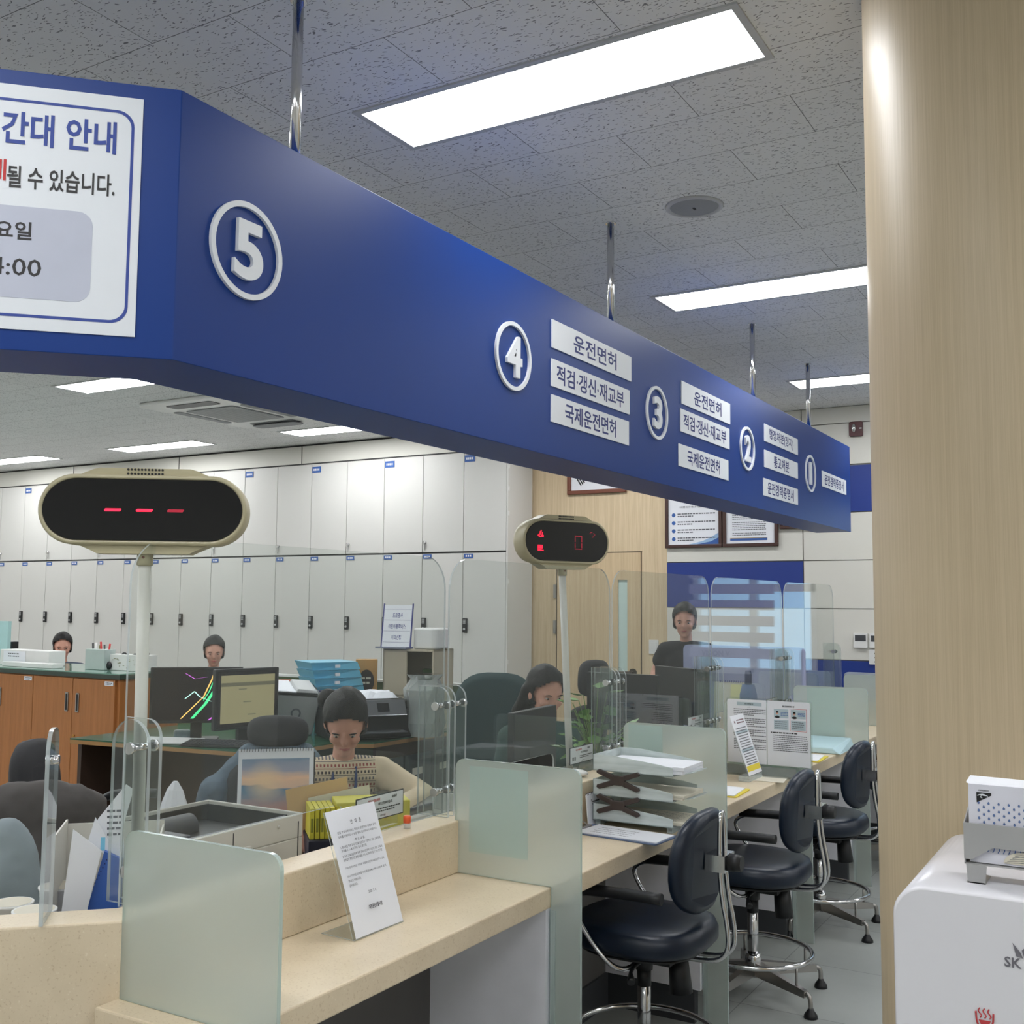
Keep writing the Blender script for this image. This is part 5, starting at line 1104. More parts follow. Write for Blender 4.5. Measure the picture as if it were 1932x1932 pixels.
# ---------------------------------------------------------------- office chairs
def office_chair(lab, p, rz, back, seat_z=.47, bw=.46, bz=(.58, 1.0), head=None, arms=True, tint=None, group='staff office chairs'):
    """faces local -Y; back on +Y"""
    t = thing('office_chair', lab, 'chair', (p[0], p[1], 0), rz, group)
    MB().pad((0, 0, seat_z-.05), .25, .25, .075, 3, 30).build('seat', back, t, **K)
    zc = (bz[0]+bz[1])/2; F = frame((0, .25, zc), (1, 0, 0), (0, .1, 1)); m_ = MB(F); n = 30; rs = []
    for kk, z in ((.85, -.03), (1, -.012), (1, .012), (.85, .03), (.4, .034)):
        r = []
        for i in range(n):
            a = 2*PI*i/n; x = bw/2*kk*abs(math.cos(a))**(2/3.2)*(1 if math.cos(a) > 0 else -1); y = (bz[1]-bz[0])/2*kk*abs(math.sin(a))**(2/3.2)*(1 if math.sin(a) > 0 else -1)
            r.append((x*(1-.18*(y/(bz[1]-bz[0]))), y, z+.5*x*x))
        rs.append(r)
    m_.rings(rs).build('backrest', back, t, **K)
    MB().tube([(0, .05, seat_z-.05), (0, .27, seat_z-.04), (0, .3, seat_z+.12), (0, .29, zc)], .018, 10).build('back_bar', BLACK, t, **K)
    if head:
        hz, hw, hh = head; F = frame((0, .26+(hz-zc)*.1, hz), (1, 0, 0), (0, .05, 1)); m_ = MB(F); rs = []
        for kk, z in ((.8, -.035), (1, -.015), (1, .015), (.8, .035), (.4, .04)):
            rs.append([(hw/2*kk*abs(math.cos(2*PI*i/n))**(2/3)*(1 if math.cos(2*PI*i/n) > 0 else -1), hh/2*kk*abs(math.sin(2*PI*i/n))**(2/3)*(1 if math.sin(2*PI*i/n) > 0 else -1), z) for i in range(n)])
        m_.rings(rs).build('headrest', back, t, **K)
        MB().tube([(0, .3, zc), (0, .31, hz)], .012, 8, sub=0).build('headrest_bar', BLACK, t, **K)
    if arms:
        for s_ in (-1, 1): MB().tube([(.24*s_, .1, seat_z-.03), (.29*s_, .1, seat_z), (.29*s_, .12, seat_z+.17), (.28*s_, .0, seat_z+.22), (.27*s_, -.18, seat_z+.22)], [.014, .014, .014, .02, .02], 10).build('armrest', BLACK, t, **K)
    MB().cyl((0, 0, .08), (0, 0, seat_z-.04), .025, seg=14).build('column', DGREY, t, **K)
    for q in range(5):
        a = 2*PI*q/5; M_ = Matrix.Rotation(a, 4, 'Z')
        MB(M_).hexa([(.02, -.025, .07), (.29, -.015, .055), (.29, .015, .055), (.02, .025, .07)], [(.02, -.02, .12), (.29, -.012, .085), (.29, .012, .085), (.02, .02, .12)]).cyl((.28, -.02, .028), (.28, .02, .028), .0275, seg=14).build('base_leg', BLACK, t, **K)
    return t
TEALF = mat('teal_fabric', (30, 56, 58), .8, var=.1, scale=50); GBF = mat('charcoal_fabric', (52, 52, 54), .85, var=.08, scale=60)
office_chair('black small office chair with curved arms before the wooden cabinet', at(172, 1480, 2, .75)[:2], math.radians(118), GBF, .45, .38, (.60, .93))
c3_ = at(500, 1390, 0, -3.45)
jc = Vector((-3.22, 3.42, 0))
office_chair('black office chair with a padded headrest, a grey-blue jacket hung on it', (-3.22, 3.40), math.radians(30), GBF, .42, .46, (.48, .82), head=(.935, .27, .14), arms=False)
office_chair('black-framed teal office chair in front of the white cabinets, seen through the acrylic', (-3.38, 5.5), math.radians(-60), TEALF, .45, .40, (.5, .86), head=(.955, .22, .13), arms=False)
office_chair('dark grey high-back chair with a block headrest before the oak door', (-3.36, 6.27), math.radians(-100), GBF, .5, .46, (.5, .87), head=(1.04, .30, .23), arms=False)
office_chair('black chair with rounded back, lowest right of the block-headrest chair', (-3.2, 6.93), math.radians(-95), mat('navy_black_fabric', (30, 34, 52), .8), .5, .44, (.58, 1.0), arms=True)
# ---------------------------------------------------------------- on the staff worktop behind the ledge
SW = .73
# passbook printer with open lid
X0, X1, Y0, Y1, ZT = -2.315, -1.963, 1.78, 2.235, .952
pb = thing('receipt_printer', 'large off-white desktop printer with its dark open top, behind the ledge', 'printer', ((X0+X1)/2, Y0, SW))
OW = mat('printer_white', (206, 203, 194), .4, var=.02)
MB().box(X0, X1, Y0, Y1, SW+.001, SW+.16).box(X1-.006, X1, Y0, Y1, SW+.16, ZT).box(X0, X0+.006, Y0, Y1, SW+.16, ZT).box(X0+.006, X1-.006, Y1-.006, Y1, SW+.16, ZT).box(X0+.006, X1-.006, Y0, Y0+.006, SW+.16, ZT).build('casing', OW, pb, bev=.003)
MB().m(0).box(X0+.02, X1-.05, Y0+.04, Y1-.04, SW+.161, SW+.175).box(X0+.007, X0+.012, Y0+.01, Y1-.01, SW+.161, ZT-.01).box(X0+.012, X1-.05, Y1-.012, Y1-.007, SW+.161, ZT-.01).build('inner_tray', BLACK, pb)
MB().cyl((X0+.10, Y0+.05, SW+.185), (X0+.10, Y1-.16, SW+.185), .035, seg=20).build('roller', DGREY, pb)
MB().box(X0+.16, X1-.10, Y0+.02, Y0+.16, SW+.175, SW+.205).build('ribbon_cassette', mat('slate_plastic', (58, 62, 72), .4), pb, bev=.006)
MB().box(X1-.05, X1-.02, Y0+.02, Y1-.02, SW+.19, SW+.212).box(X1-.085, X1-.06, Y0+.06, Y1-.06, SW+.175, SW+.2).build('rail', MGREY, pb)
MB().box(X1-.085, X1-.055, Y0+.07, Y0+.13, SW+.2, SW+.202).build('label', PAPER2, pb)
MB().ball((X1+.001, 2.03, .895), (.004, .018, .008)).ball((X1+.001, 2.14, .93), (.004, .004, .005), 8, 5).build('latch', OW, pb)
MB().box(X1, X1+.001, Y1-.02, Y1-.017, SW+.02, ZT-.02).box(X1, X1+.001, 1.98, 1.982, SW+.12, ZT-.01).build('seam', SEAM, pb)
# desk calendar
cq = at(520, 1592, 2, SW); cq = Vector((-2.40, 2.60, SW)); rz = facing(cq)
cl_ = thing('desk_calendar', 'spiral desk calendar with a sunset beach photo behind the off-white printer', 'calendar', (cq.x, cq.y, SW), rz)
sea = bpy.data.materials.new('beach_photo_print'); sea.use_nodes = True
nt = sea.node_tree; L = nt.links; b = nt.nodes['Principled BSDF']; b.inputs['Roughness'].default_value = .35
tc = nt.nodes.new('ShaderNodeTexCoord'); sp_ = nt.nodes.new('ShaderNodeSeparateXYZ'); L.new(tc.outputs['Object'], sp_.inputs[0])
mr = nt.nodes.new('ShaderNodeMapRange'); mr.inputs[1].default_value = .09; mr.inputs[2].default_value = .29; L.new(sp_.outputs['Z'], mr.inputs[0])
ns = nt.nodes.new('ShaderNodeTexNoise'); ns.inputs['Scale'].default_value = 22; ns.inputs['Detail'].default_value = 6; mp = nt.nodes.new('ShaderNodeMapping'); mp.inputs['Scale'].default_value = (.5, 1, 2); L.new(tc.outputs['Object'], mp.inputs[0]); L.new(mp.outputs[0], ns.inputs[0])
ma = nt.nodes.new('ShaderNodeMath'); ma.operation = 'MULTIPLY_ADD'; ma.inputs[1].default_value = .22; L.new(ns.outputs[0], ma.inputs[0]); s0_ = nt.nodes.new('ShaderNodeMath'); s0_.operation = 'SUBTRACT'; s0_.inputs[1].default_value = .11; L.new(mr.outputs[0], s0_.inputs[0]); L.new(s0_.outputs[0], ma.inputs[2])
cr = nt.nodes.new('ShaderNodeValToRGB'); e = cr.color_ramp.elements; e[0].position = 0; e[0].color = rgb(128, 104, 110); e[1].position = 1; e[1].color = rgb(112, 140, 166)
for ps_, c_ in ((.18, (186, 140, 130)), (.34, (150, 142, 150)), (.47, (92, 132, 160)), (.52, (80, 116, 146)), (.55, (216, 184, 162)), (.66, (240, 196, 160)), (.8, (160, 160, 178))): x = e.new(ps_); x.color = rgb(*c_)
L.new(ma.outputs[0], cr.inputs[0])
gx_ = nt.nodes.new('ShaderNodeVectorMath'); gx_.operation = 'DISTANCE'; gx_.inputs[1].default_value = (-.035, 0.03, .21); L.new(tc.outputs['Object'], gx_.inputs[0])
g2 = nt.nodes.new('ShaderNodeMapRange'); g2.inputs[1].default_value = .01; g2.inputs[2].default_value = .07; g2.inputs[3].default_value = .9; g2.inputs[4].default_value = 0; L.new(gx_.outputs['Value'], g2.inputs[0])
mx_ = nt.nodes.new('ShaderNodeMix'); mx_.data_type = 'RGBA'; L.new(g2.outputs[0], mx_.inputs[0]); L.new(cr.outputs[0], mx_.inputs[6]); mx_.inputs[7].default_value = rgb(240, 205, 160); L.new(mx_.outputs[2], b.inputs['Base Color'])
cw, chh = .235, .315
F = frame((0, -.02, .001), (1, 0, 0), (0, .16, 1))
MB(F).box(-cw/2, cw/2, 0, chh, -.003, 0).build('page', PAPER, cl_, **K)
MB(F).box(-cw/2+.012, cw/2-.014, .10, chh-.03, 0, .0008).build('photo_print', sea, cl_, **K)
MB(frame((0, .14, .001), (1, 0, 0), (0, -.27, 1))).box(-cw/2-.0, cw/2+.006, 0, chh*.97, -.002, .001).build('stand_back', BLACK, cl_, **K)
m_ = MB(F)
for k in range(26): xx = -cw/2+.008+k*(cw-.016)/25; m_.tube([(xx, chh-.008, .002), (xx+.001, chh+.004, .003), (xx+.001, chh+.005, -.005), (xx, chh-.006, -.006)], .0009, 5)
m_.build('spiral_binding', INK, cl_, **K)
# yellow files in a navy holder, kraft envelope
yp = at(617, 1600, 2, SW); yp = Vector((-2.10, 2.50, SW)); rz = facing(yp)+.12
nh = thing('file_holder', 'dark navy file holder under the yellow files, right of the off-white printer', 'file holder', (yp.x, yp.y, SW), rz)
MB().box(-.055, .11, 0, .17, .001, .085).build('holder', mat('navy_cover2', (26, 28, 48), .5), nh, bev=.003, **K)
for k in range(5):
    M_ = Matrix.Translation(yp) @ Matrix.Rotation(rz, 4, 'Z'); pp_ = M_ @ Vector((-.05+.015*k, .02, .0855))
    t = thing('yellow_file', ('yellow file, %s of the five upright files in the navy holder' % ['leftmost', 'second from left', 'middle', 'fourth from left', 'rightmost'][k]), 'file', pp_, rz, 'yellow files in the navy holder')
    MB().box(0, .0125, 0, .13, .0005, .088).m(1).box(.003, .010, -.0006, 0, .02, .06).build('file', [mat('yellow_board', (206, 196, 62), .5), mat('olive_print', (130, 130, 50), .6)], t, bev=.0015, **K)
M_ = Matrix.Translation(yp) @ Matrix.Rotation(rz, 4, 'Z')
t = thing('yellow_box_file', 'wide yellow box file behind the white printed notice', 'file', M_ @ Vector((.1, .03, .0855)), rz)
MB().box(-.072, .15, 0, .12, .0005, .10).build('box', mat('yellow_board', (206, 196, 62), .5), t, bev=.003, **K)
for k, (dx_, dz, nm, lb, mm) in enumerate(((-.035, .17, 'kraft_envelope', 'tan kraft envelope with a punched edge sticking up behind the yellow files', mat('kraft_paper', (206, 170, 118), .8)), (.03, .145, 'loose_papers', 'white papers sticking up between the envelope and the yellow box file', PAPER2))):
    t = thing(nm, lb, 'paper', M_ @ Vector((.03+dx_, .158 if k else .172, .0)), rz)
    MB(frame((0, 0, .001), (1, 0, .12), (-.12, .05, 1))).m(0).prism([(-.08, 0), (.11, 0), (.11, .055+dz), (-.08, .045+dz)], 0, .003).m(1).box(-.07, -.066, .2, .2001, .003, .0032).build('sheet', [mm, INK], t, **K)
# glue stick on the ledge
gp = at(768, 1552, 2, LT); gp = Vector((-1.832, gp.y*1.0, LT)); gp = at(768, 1553, 0, -1.81); gp.z = LT
t = thing('glue_stick', 'glue stick with an orange cap standing on the counter ledge', 'glue stick', (gp.x, gp.y, LT))
MB().lathe([(.0095, .0005), (.0095, .016), (.0085, .018)], 18).build('tube', WPLAST, t, **K)
MB().lathe([(.0105, .015), (.011, .033), (.009, .0345)], 18).build('cap', mat('orange_cap', (236, 98, 50), .4), t, **K)
# scanner and trays beside the seated woman
def sbox(name, lab, cat, x0, x1, y0, y1, z0, z1, m_, bev=.004, parts=None):
    t = thing(name, lab, cat, ((x0+x1)/2, y0, z0)); MB().box(x0, x1, y0, y1, z0+.0005, z1).build('body', m_, t, bev=bev)
    if parts: parts(t)
    return t
sbox('flatbed_scanner', 'flat white scanner with a dark lid behind the first acrylic joint', 'scanner', -2.45, -2.13, 2.86, 3.30, SW, SW+.075, WPLAST, .008, lambda t: MB().box(-2.44, -2.14, 2.88, 3.28, SW+.075, SW+.10).build('lid', mat('smoke_lid', (86, 84, 88), .2), t, bev=.006))
sbox('document_tray', 'low black document tray with papers behind the ledge near the glue stick', 'tray', -2.12, -1.93, 2.62, 2.95, SW, SW+.04, BLACK, .004, lambda t: MB().box(-2.10, -1.95, 2.64, 2.93, SW+.04, SW+.05).build('papers', LGREY, t))
pc2 = at(757, 1508, 2, SW+.06); t = thing('paper_cup', 'small white paper cup on the desk beyond the mask notice', 'cup', (pc2.x, pc2.y, SW)); MB().lathe([(.025, .001), (.036, .08), (.038, .083)], 20).build('cup', WPLAST, t, **K)
# ---------------------------------------------------------------- window four, staff side
mp_ = at(1015, 1440, 0, -2.25)
monitor('black monitor seen obliquely in front of the person in dark green', (-2.25, 3.99, 0), SW, facing((-2.25, 3.99))+math.radians(65), .42, .28, .20, None)
pf = thing('photo_tray', 'black tray with a white rim just beyond the frosted partition', 'tray', (-2.02, 3.22, SW))
MB().m(0).prism(rrect(-2.14, -1.93, 3.08, 3.40, .02), SW+.0005, SW+.14).m(1).prism(rrect(-2.13, -1.94, 3.09, 3.39, .02), SW+.14, SW+.142).build('tray', [WPLAST, BLACKG], pf)
pv = at(1082, 1428, 0, -2.12); pv = Vector((-2.02, 4.10, SW))
pl_ = thing('potted_plant', 'leafy green pothos growing in a round glass jar of water by the leaning pole', 'plant', pv)
MB().lathe([(.05, .001), (.075, .03), (.08, .08), (.06, .12), (.045, .135), (.05, .145)], 24).build('glass_jar', clear('jar_glass', (150, 170, 150), .03, .25), pl_, **K)
r = random.Random(11); lf_ = MB(); st_ = MB()
for k in range(46):
    a = r.uniform(0, 2*PI); el = r.uniform(.1, 1.25); L_ = r.uniform(.06, .17)
    b0 = Vector((0, 0, .12)); tip = b0 + Vector((math.cos(a)*math.cos(el)*L_, math.sin(a)*math.cos(el)*L_, math.sin(el)*L_*1.9))
    st_.tube([b0, b0*.4+tip*.6+Vector((0, 0, .01)), tip], .002, 5)
    d = (Vector((math.cos(a), math.sin(a), r.uniform(-.7, .5)))).normalized(); s_ = d.cross(Vector((0, 0, 1))).normalized(); ll = r.uniform(.05, .085); u_ = s_.cross(d)
    q_ = [tip, tip+d*ll*.3+s_*ll*.40, tip+d*ll*.7+s_*ll*.28, tip+d*ll, tip+d*ll*.7-s_*ll*.28, tip+d*ll*.3-s_*ll*.40]; mid = [tip+d*ll*.3-u_*.008, tip+d*ll*.7-u_*.006]
    V = [lf_._v(x) for x in q_]; Mv = [lf_._v(x) for x in mid]
    for f_ in ((V[0], V[1], Mv[0]), (V[1], V[2], Mv[1], Mv[0]), (V[2], V[3], Mv[1]), (V[3], V[4], Mv[1]), (V[4], V[5], Mv[0], Mv[1]), (V[5], V[0], Mv[0])): lf_._f(list(f_), True)
st_.build('stems', mat('stem_green', (110, 140, 70), .5), pl_, **K)
lo = lf_.build('leaves', mat('leaf_green', (118, 160, 84), .4, var=.35, scale=18), pl_, **K); lo['kind'] = 'stuff'
cu = thing('desk_organizer', 'clear desk organizer with coloured sticky notes right of the plant', 'organizer', (-2.06, 4.22, SW))
MB().m(0).box(-2.12, -1.99, 4.16, 4.36, SW+.001, SW+.08).build('box', clear('frosty_box', (220, 224, 224), .2, .45), cu)
for k, (c_, nm_) in enumerate((((232, 220, 120), 'yellow'), ((232, 120, 130), 'pink'), ((240, 240, 240), 'white'))): MB().box(-2.11+.035*k, -2.085+.035*k, 4.2, 4.3, SW+.08, SW+.115-.01*k).build('sticky_notes', mat('note_'+nm_, c_, .8), cu)
mo = thing('computer_mouse', 'white computer mouse on the ledge above the letter trays', 'mouse', (-1.83, 3.56, LT)); MB().ball((0, 0, .0135), (.05, .03, .013), 18, 10).build('shell', WPLAST, mo, world=False)
# ---------------------------------------------------------------- windows three and two, staff side
monitor('black monitor back, left of three, below the person in the black top', (-2.42, 5.25), SW, facing((-2.42, 5.25))+PI-.5, .42, .30, .265, None)
monitor('black monitor back, middle of three, behind the acrylic joint', (-2.33, 5.86), SW, facing((-2.33, 5.86))+PI-.9, .46, .32, .26, None)
monitor('black monitor back, right of three, before the last glass partition', (-2.2, 7.0), SW, facing((-2.2, 7.0))+PI-1.0, .5, .36, .26, None)
ls = thing('lavender_screen', 'lavender fabric desk screen behind the black monitor backs', 'partition', (-2.9, 6.6, 0))
def scrn(t, x0, x1, y, z0, z1, m_, rail=True):
    MB(frame((0, y, 0), (1, 0, 0), (0, 0, 1))).prism(rrect(x0, x1, z0, z1, .03, 5, (0, 0, 1, 1)), -.03, 0).build('panel', m_, t)
q1_, q2_ = at(1287, 1216, 1, 6.6), at(1440, 1225, 1, 6.6)
scrn(ls, q1_.x, q2_.x+.25, 6.62, .732, q1_.z, LAVEND)
MB().box(q1_.x, q1_.x+.04, 6.62, 6.65, 0, .732).box(-2.58, -2.54, 6.62, 6.65, 0, .732).build('leg', STEEL, ls)
MB(frame((0, 6.618, 0), (1, 0, 0), (0, 0, 1))).text('VISION V', q1_.x+.22, q1_.z-.05, .035, .0005, bold=.03).build('lettering', mat('pale_violet', (140, 148, 180), .7), ls)
g1 = thing('grey_screen', 'grey-blue fabric screen with a white rail near the column', 'partition', (-2.1, 8.1, 0))
q3, q4 = at(1592, 1268, 1, 8.1), at(1655, 1322, 1, 8.1)
scrn(g1, q3.x, q3.x+.9, 8.1, q4.z, q3.z, GREYFAB); MB().box(q3.x-.01, q3.x+.9, 8.09, 8.14, q4.z-.02, q4.z).box(q3.x, q3.x+.9, 8.1, 8.13, 0, q4.z-.02).build('base_panel', mat('beige_panel', (168, 156, 138), .6), g1)
g2_ = thing('grey_screen', 'small slate-blue screen left of the grey-blue fabric screen', 'partition', (-2.3, 8.15, 0)); q5 = at(1523, 1265, 1, 8.2); q6 = at(1565, 1266, 1, 8.2)
scrn(g2_, q5.x, q6.x, 8.2, .02, q5.z, mat('slate_fabric', (70, 96, 150), .8)); MB().box(q5.x, q6.x, 8.18, 8.23, 0, .02).build('foot', STEEL, g2_)
c2q = at(1385, 1312, 1, 6.3)
t = thing('desk_calendar', 'small yellow and white spiral calendar in front of the lavender screen', 'calendar', (c2q.x, 6.3, SW), .1)
zc_ = at(1385, 1288, 1, 6.3).z-SW
MB().m(0).hexa([(-.13, 0, .001), (.09, 0, .001), (.09, .12, .001), (-.13, .12, .001)], [(-.13, .05, zc_), (.09, .05, zc_), (.09, .055, zc_), (-.13, .055, zc_)]).build('stand', PAPER2, t, **K)
MB(frame((0, -.003, 0), (1, 0, 0), (0, .05, zc_))).m(0).box(-.03, .085, zc_-.15, zc_-.01, 0, .002).build('yellow_page', mat('pale_yellow', (226, 220, 150), .7), t, **K)
m_ = MB()
for k in range(16): m_.tube([(-.12+.0135*k, .045, zc_-.004), (-.12+.0135*k, .052, zc_+.012), (-.12+.0135*k, .062, zc_-.004)], .002, 5)
m_.build('spiral_binding', mat('navy_bar', (46, 50, 120), .5), t, **K)
b_ = at(1412, 1312, 1, 6.1); zb_ = at(1412, 1265, 1, 6.1).z
t = thing('blue_bottle', 'tall blue squeeze bottle with a narrow cap before the lavender screen', 'bottle', (b_.x, 6.1, SW))
MB().lathe([(.045, .001), (.05, .03), (.05, zb_-SW-.14), (.035, zb_-SW-.08)], 20).build('bottle', mat('bottle_blue', (62, 84, 140), .4), t, **K); MB().lathe([(.02, zb_-SW-.08), (.02, zb_-SW-.02), (.015, zb_-SW)], 14).build('cap', mat('bottle_cap', (46, 62, 110), .4), t, **K)
# ---------------------------------------------------------------- behind the angled wing, left foreground
fb = thing('file_tray', 'off-white open box holding papers and a blue binder at the left wing', 'box', (-2.25, 1.62, SW))
# angled staff worktop behind the wing
o1 = wing(.12, -.14, 0)
wt = thing('wing_desk', 'staff desk surface behind the angled left wing of the counter', 'desk', (o1.x, o1.y, 0))
MB().prism([tuple(wing(.16, -.14, 0))[:2], tuple(wing(2.1, -.14, 0))[:2], tuple(wing(2.1, -.75, 0))[:2], tuple(wing(.72, -.75, 0))[:2]], .70, .73).build('desk_top', mat('staff_desk_top', (150, 150, 146), .5), wt)
MB().prism([tuple(wing(.6, -.70, 0))[:2], tuple(wing(2.1, -.70, 0))[:2], tuple(wing(2.1, -.73, 0))[:2], tuple(wing(.6, -.73, 0))[:2]], 0, .70).build('panel', mat('beige_panel', (168, 156, 138), .6), wt)
def upright(name, lab, cat, pts, n_, mats, th=.004, depth=-.26, extra=None, loc=None):
    """a thin stiff board standing behind the wing in the plane n = depth; pts = (s towards the left, z)"""
    F = frame(wing(0, depth, 0), (s2, s2, 0), (0, 0, 1))
    t = thing(name, lab, cat, wing(pts[0][0], depth, SW)); m_ = MB(F).m(0).prism([(-a, b) for a, b in pts], -th, 0)
    if extra: extra(m_)
    m_.build(n_, mats, t); return t
def wpx(x, y, depth):      # photo pixel -> (s, z) on that plane
    d = fw + rt*((x-966)/FPX) - up*((y-966)/FPX); c = Vector((0, 0, CAM_H)); p0 = wing(0, depth, 0); k = (p0-c).dot(wn_)/d.dot(wn_); p = c+d*k; return ((p-o0).dot(wd), p.z)
q = lambda *P: [wpx(x, y, D_) for x, y in P]
D_ = -.22; bb = q((137, 1724), (230, 1724), (230, 1622), (197, 1606)); 
def dots(m_):
    m_.m(1)
    a, b2 = bb[3], bb[0]
    for k in range(16): u = k/16; x = -(a[0]*(1-u)+b2[0]*u)-.012*-1; z = a[1]*(1-u)+b2[1]*u; m_.box(x, x+.0022, z-.004, z-.001, 0, .0004)
upright('blue_binder', 'bright blue binder leaning in the box at the left wing', 'binder', [(bb[0][0], SW+.001)]+[(bb[1][0], SW+.001)]+bb[2:], 'cover', [mat('binder_blue', (58, 100, 182), .4), mat('binder_dots', (24, 44, 100), .6)], .02, -.22, dots)
D_ = -.205; bb2 = q((105, 1724), (138, 1724), (192, 1605), (138, 1565))
upright('white_board', 'large blank white sheet leaning in front of the blue binder', 'paper', [(bb2[0][0], SW+.001), (bb2[1][0]-.005, SW+.001)]+bb2[2:], 'sheet', [PAPER], .002, -.205)
D_ = -.245; bb3 = q((165, 1590), (235, 1620), (232, 1560), (252, 1490), (238, 1480), (185, 1545))
def fly(m_):
    m_.m(1)
    for k in range(5):
        a = q((213, 1530+11*k))[0]; m_.words(-a[0]-.012, -a[0]+.02, a[1]-.0, .005, .0006, k)
upright('folded_flyer', 'crumpled white printed flyer sticking up from the box at the left wing', 'paper', [(bb3[0][0], bb3[0][1])]+bb3[1:], 'flyer', [PAPER, GREYINK], .003, -.245, fly)
D_ = -.235; bb4 = q((165, 1590), (180, 1542), (206, 1590), (234, 1600), (234, 1618), (210, 1620))
upright('small_leaflet', 'small white leaflet with a light blue stripe tucked in front of the flyer', 'paper', bb4, 'leaflet', [PAPER, mat('sky_stripe', (130, 200, 228), .6)], .002, -.235, lambda m_: m_.m(1).box(-q((190, 1590))[0][0], -q((198, 1600))[0][0], q((190, 1605))[0][1], q((190, 1580))[0][1], 0, .0005))
D_ = -.30; e0 = q((128, 1565), (232, 1545)); bz = e0[0][1]
m_ = MB(frame(wing(0, -.32, 0), (s2, s2, 0), (0, 0, 1)))
sL, sR = e0[0][0]+.02, e0[0][0]-.20
m_.box(-sL, -sL+.004, SW+.001, bz, -.1, .1).box(-sR-.004, -sR, SW+.001, bz-.02, -.1, .1).box(-sL, -sR, SW+.001, bz-.01, -.1, -.096).box(-sL, -sR, SW+.001, SW+.004, -.1, .1)
m_.build('box', OW, fb)
# paper cups on the wing desk
for k, (px, lb) in enumerate((((65, 1722), 'wide white paper cup beside the acrylic bracket at the left edge'), ((22, 1708), 'pale blue-white paper cup at the very left edge, behind the wide cup'), ((112, 1672), 'white paper cup rim showing between the acrylic bracket and the white sheet'))):
    p = at(px[0], px[1]-4, 2, .865 if k < 2 else .87); t = thing('paper_cup', lb, 'cup', (p.x, p.y, SW), group='paper cups on the wing desk')
    MB().m(0).lathe([(.028, .001), (.042, .13), (.0445, .133), (.0445, .137)], 28).m(1).lathe([(.040, .1375), (.001, .138)], 28, cap=False).build('cup', [WPLAST, PAPER2], t, **K)

tq = at(338, 1530, 1, 2.42); t = thing('tissue', 'crumpled white tissue poking up behind the off-white printer', 'tissue', (-2.52, 2.30, SW))
MB().rings([[(.055*k*math.cos(2*PI*i/9)*(1+.25*math.sin(3*i)), .03*k*math.sin(2*PI*i/9), z) for i in range(9)] for k, z in ((1.1, .001), (1.0, .14), (.8, .18), (.5, .22), (.15, .245))], smooth=False).build('tissue', PAPER, t, **K)
# ================================================================ people
def chain(m_, pts, seg=12):
    for p, r_ in pts: m_.ball(tuple(p), r_, seg, 8)
    for (a, ra), (b, rb) in zip(pts, pts[1:]): m_.cyl(a, b, ra, rb, seg)
def fuse(m_, name, mt, parent, voxel=.007, smooth=4, disp=0, world=False):
    o = m_.build(name, mt, parent, world=world)
    r_ = o.modifiers.new('r', 'REMESH'); r_.mode = 'VOXEL'; r_.voxel_size = voxel; r_.use_smooth_shade = True
    s_ = o.modifiers.new('s', 'SMOOTH'); s_.iterations = smooth; s_.factor = .6
    if disp:
        tx = bpy.data.textures.new('folds', 'CLOUDS'); tx.noise_scale = .07
        d_ = o.modifiers.new('d', 'DISPLACE'); d_.texture = tx; d_.strength = disp; d_.mid_level = .5; d_.texture_coords = 'LOCAL'
    dg = bpy.context.evaluated_depsgraph_get(); me = bpy.data.meshes.new_from_object(o.evaluated_get(dg)); old = o.data
    o.modifiers.clear(); o.data = me; me.name = name; bpy.data.meshes.remove(old)
    for p in me.polygons: p.use_smooth = True
    return o
V3 = Vector
def hand(m_, wrist, d, palm_n, side, curl=.5):
    """palm and five fingers from the wrist along d; palm_n = direction the palm faces; side = thumb side"""
    d = V3(d).normalized(); n = V3(palm_n); n = (n-d*n.dot(d)).normalized(); s_ = d.cross(n)*side
    w_ = V3(wrist); c = w_+d*.045
    for k in (-1, 0, 1): m_.ball(tuple(c+s_*.018*k), .0165, 10, 7); chain(m_, [(w_, .021), (c+s_*.018*k, .0165), (c+d*.035+s_*.02*k, .0135)], 10)
    for k, L_ in ((-1.5, .058), (-.5, .072), (.5, .078), (1.5, .07)):
        b = w_+d*.088+s_*.0185*k*1.0; a1 = d*math.cos(curl*.6)+n*math.sin(curl*.6); a2 = d*math.cos(curl*1.5)+n*math.sin(curl*1.5)
        chain(m_, [(b-d*.02, .0105), (b, .0098), (b+a1*L_*.48, .009), (b+a1*L_*.48+a2*L_*.55, .0075)], 8)
    b = w_+d*.03+s_*.026; a1 = (d*.6+s_*.75+n*.3).normalized(); chain(m_, [(b, .0125), (b+a1*.034, .0105), (b+a1*.034+(d*.85+s_*.25+n*.35).normalized()*.032, .0085)], 8)
def head(m_, c, R_):
    """c = centre of head, R_ = rotation; face looks along local -Y"""
    T_ = Matrix.Translation(c) @ R_; m_.at(T_)
    m_.ball((0, .008, .018), (.074, .092, .096), 22, 14); m_.ball((0, -.022, -.042), (.056, .062, .066), 18, 10); m_.ball((0, -.064, -.088), (.026, .022, .02), 12, 8)
    m_.ball((0, -.089, -.016), (.0125, .018, .02), 10, 8).ball((0, -.085, .008), (.008, .012, .022), 10, 8)
    m_.ball((0, -.083, -.052), (.022, .008, .008), 10, 6)
    for s_ in (-1, 1): m_.ball((s_*.076, .01, -.008), (.012, .02, .03), 10, 8); m_.ball((s_*.036, -.062, -.022), (.026, .02, .022), 10, 8); m_.ball((s_*.032, -.076, .022), (.022, .01, .007), 10, 6)
    m_.at(Matrix.Identity(4)); return T_
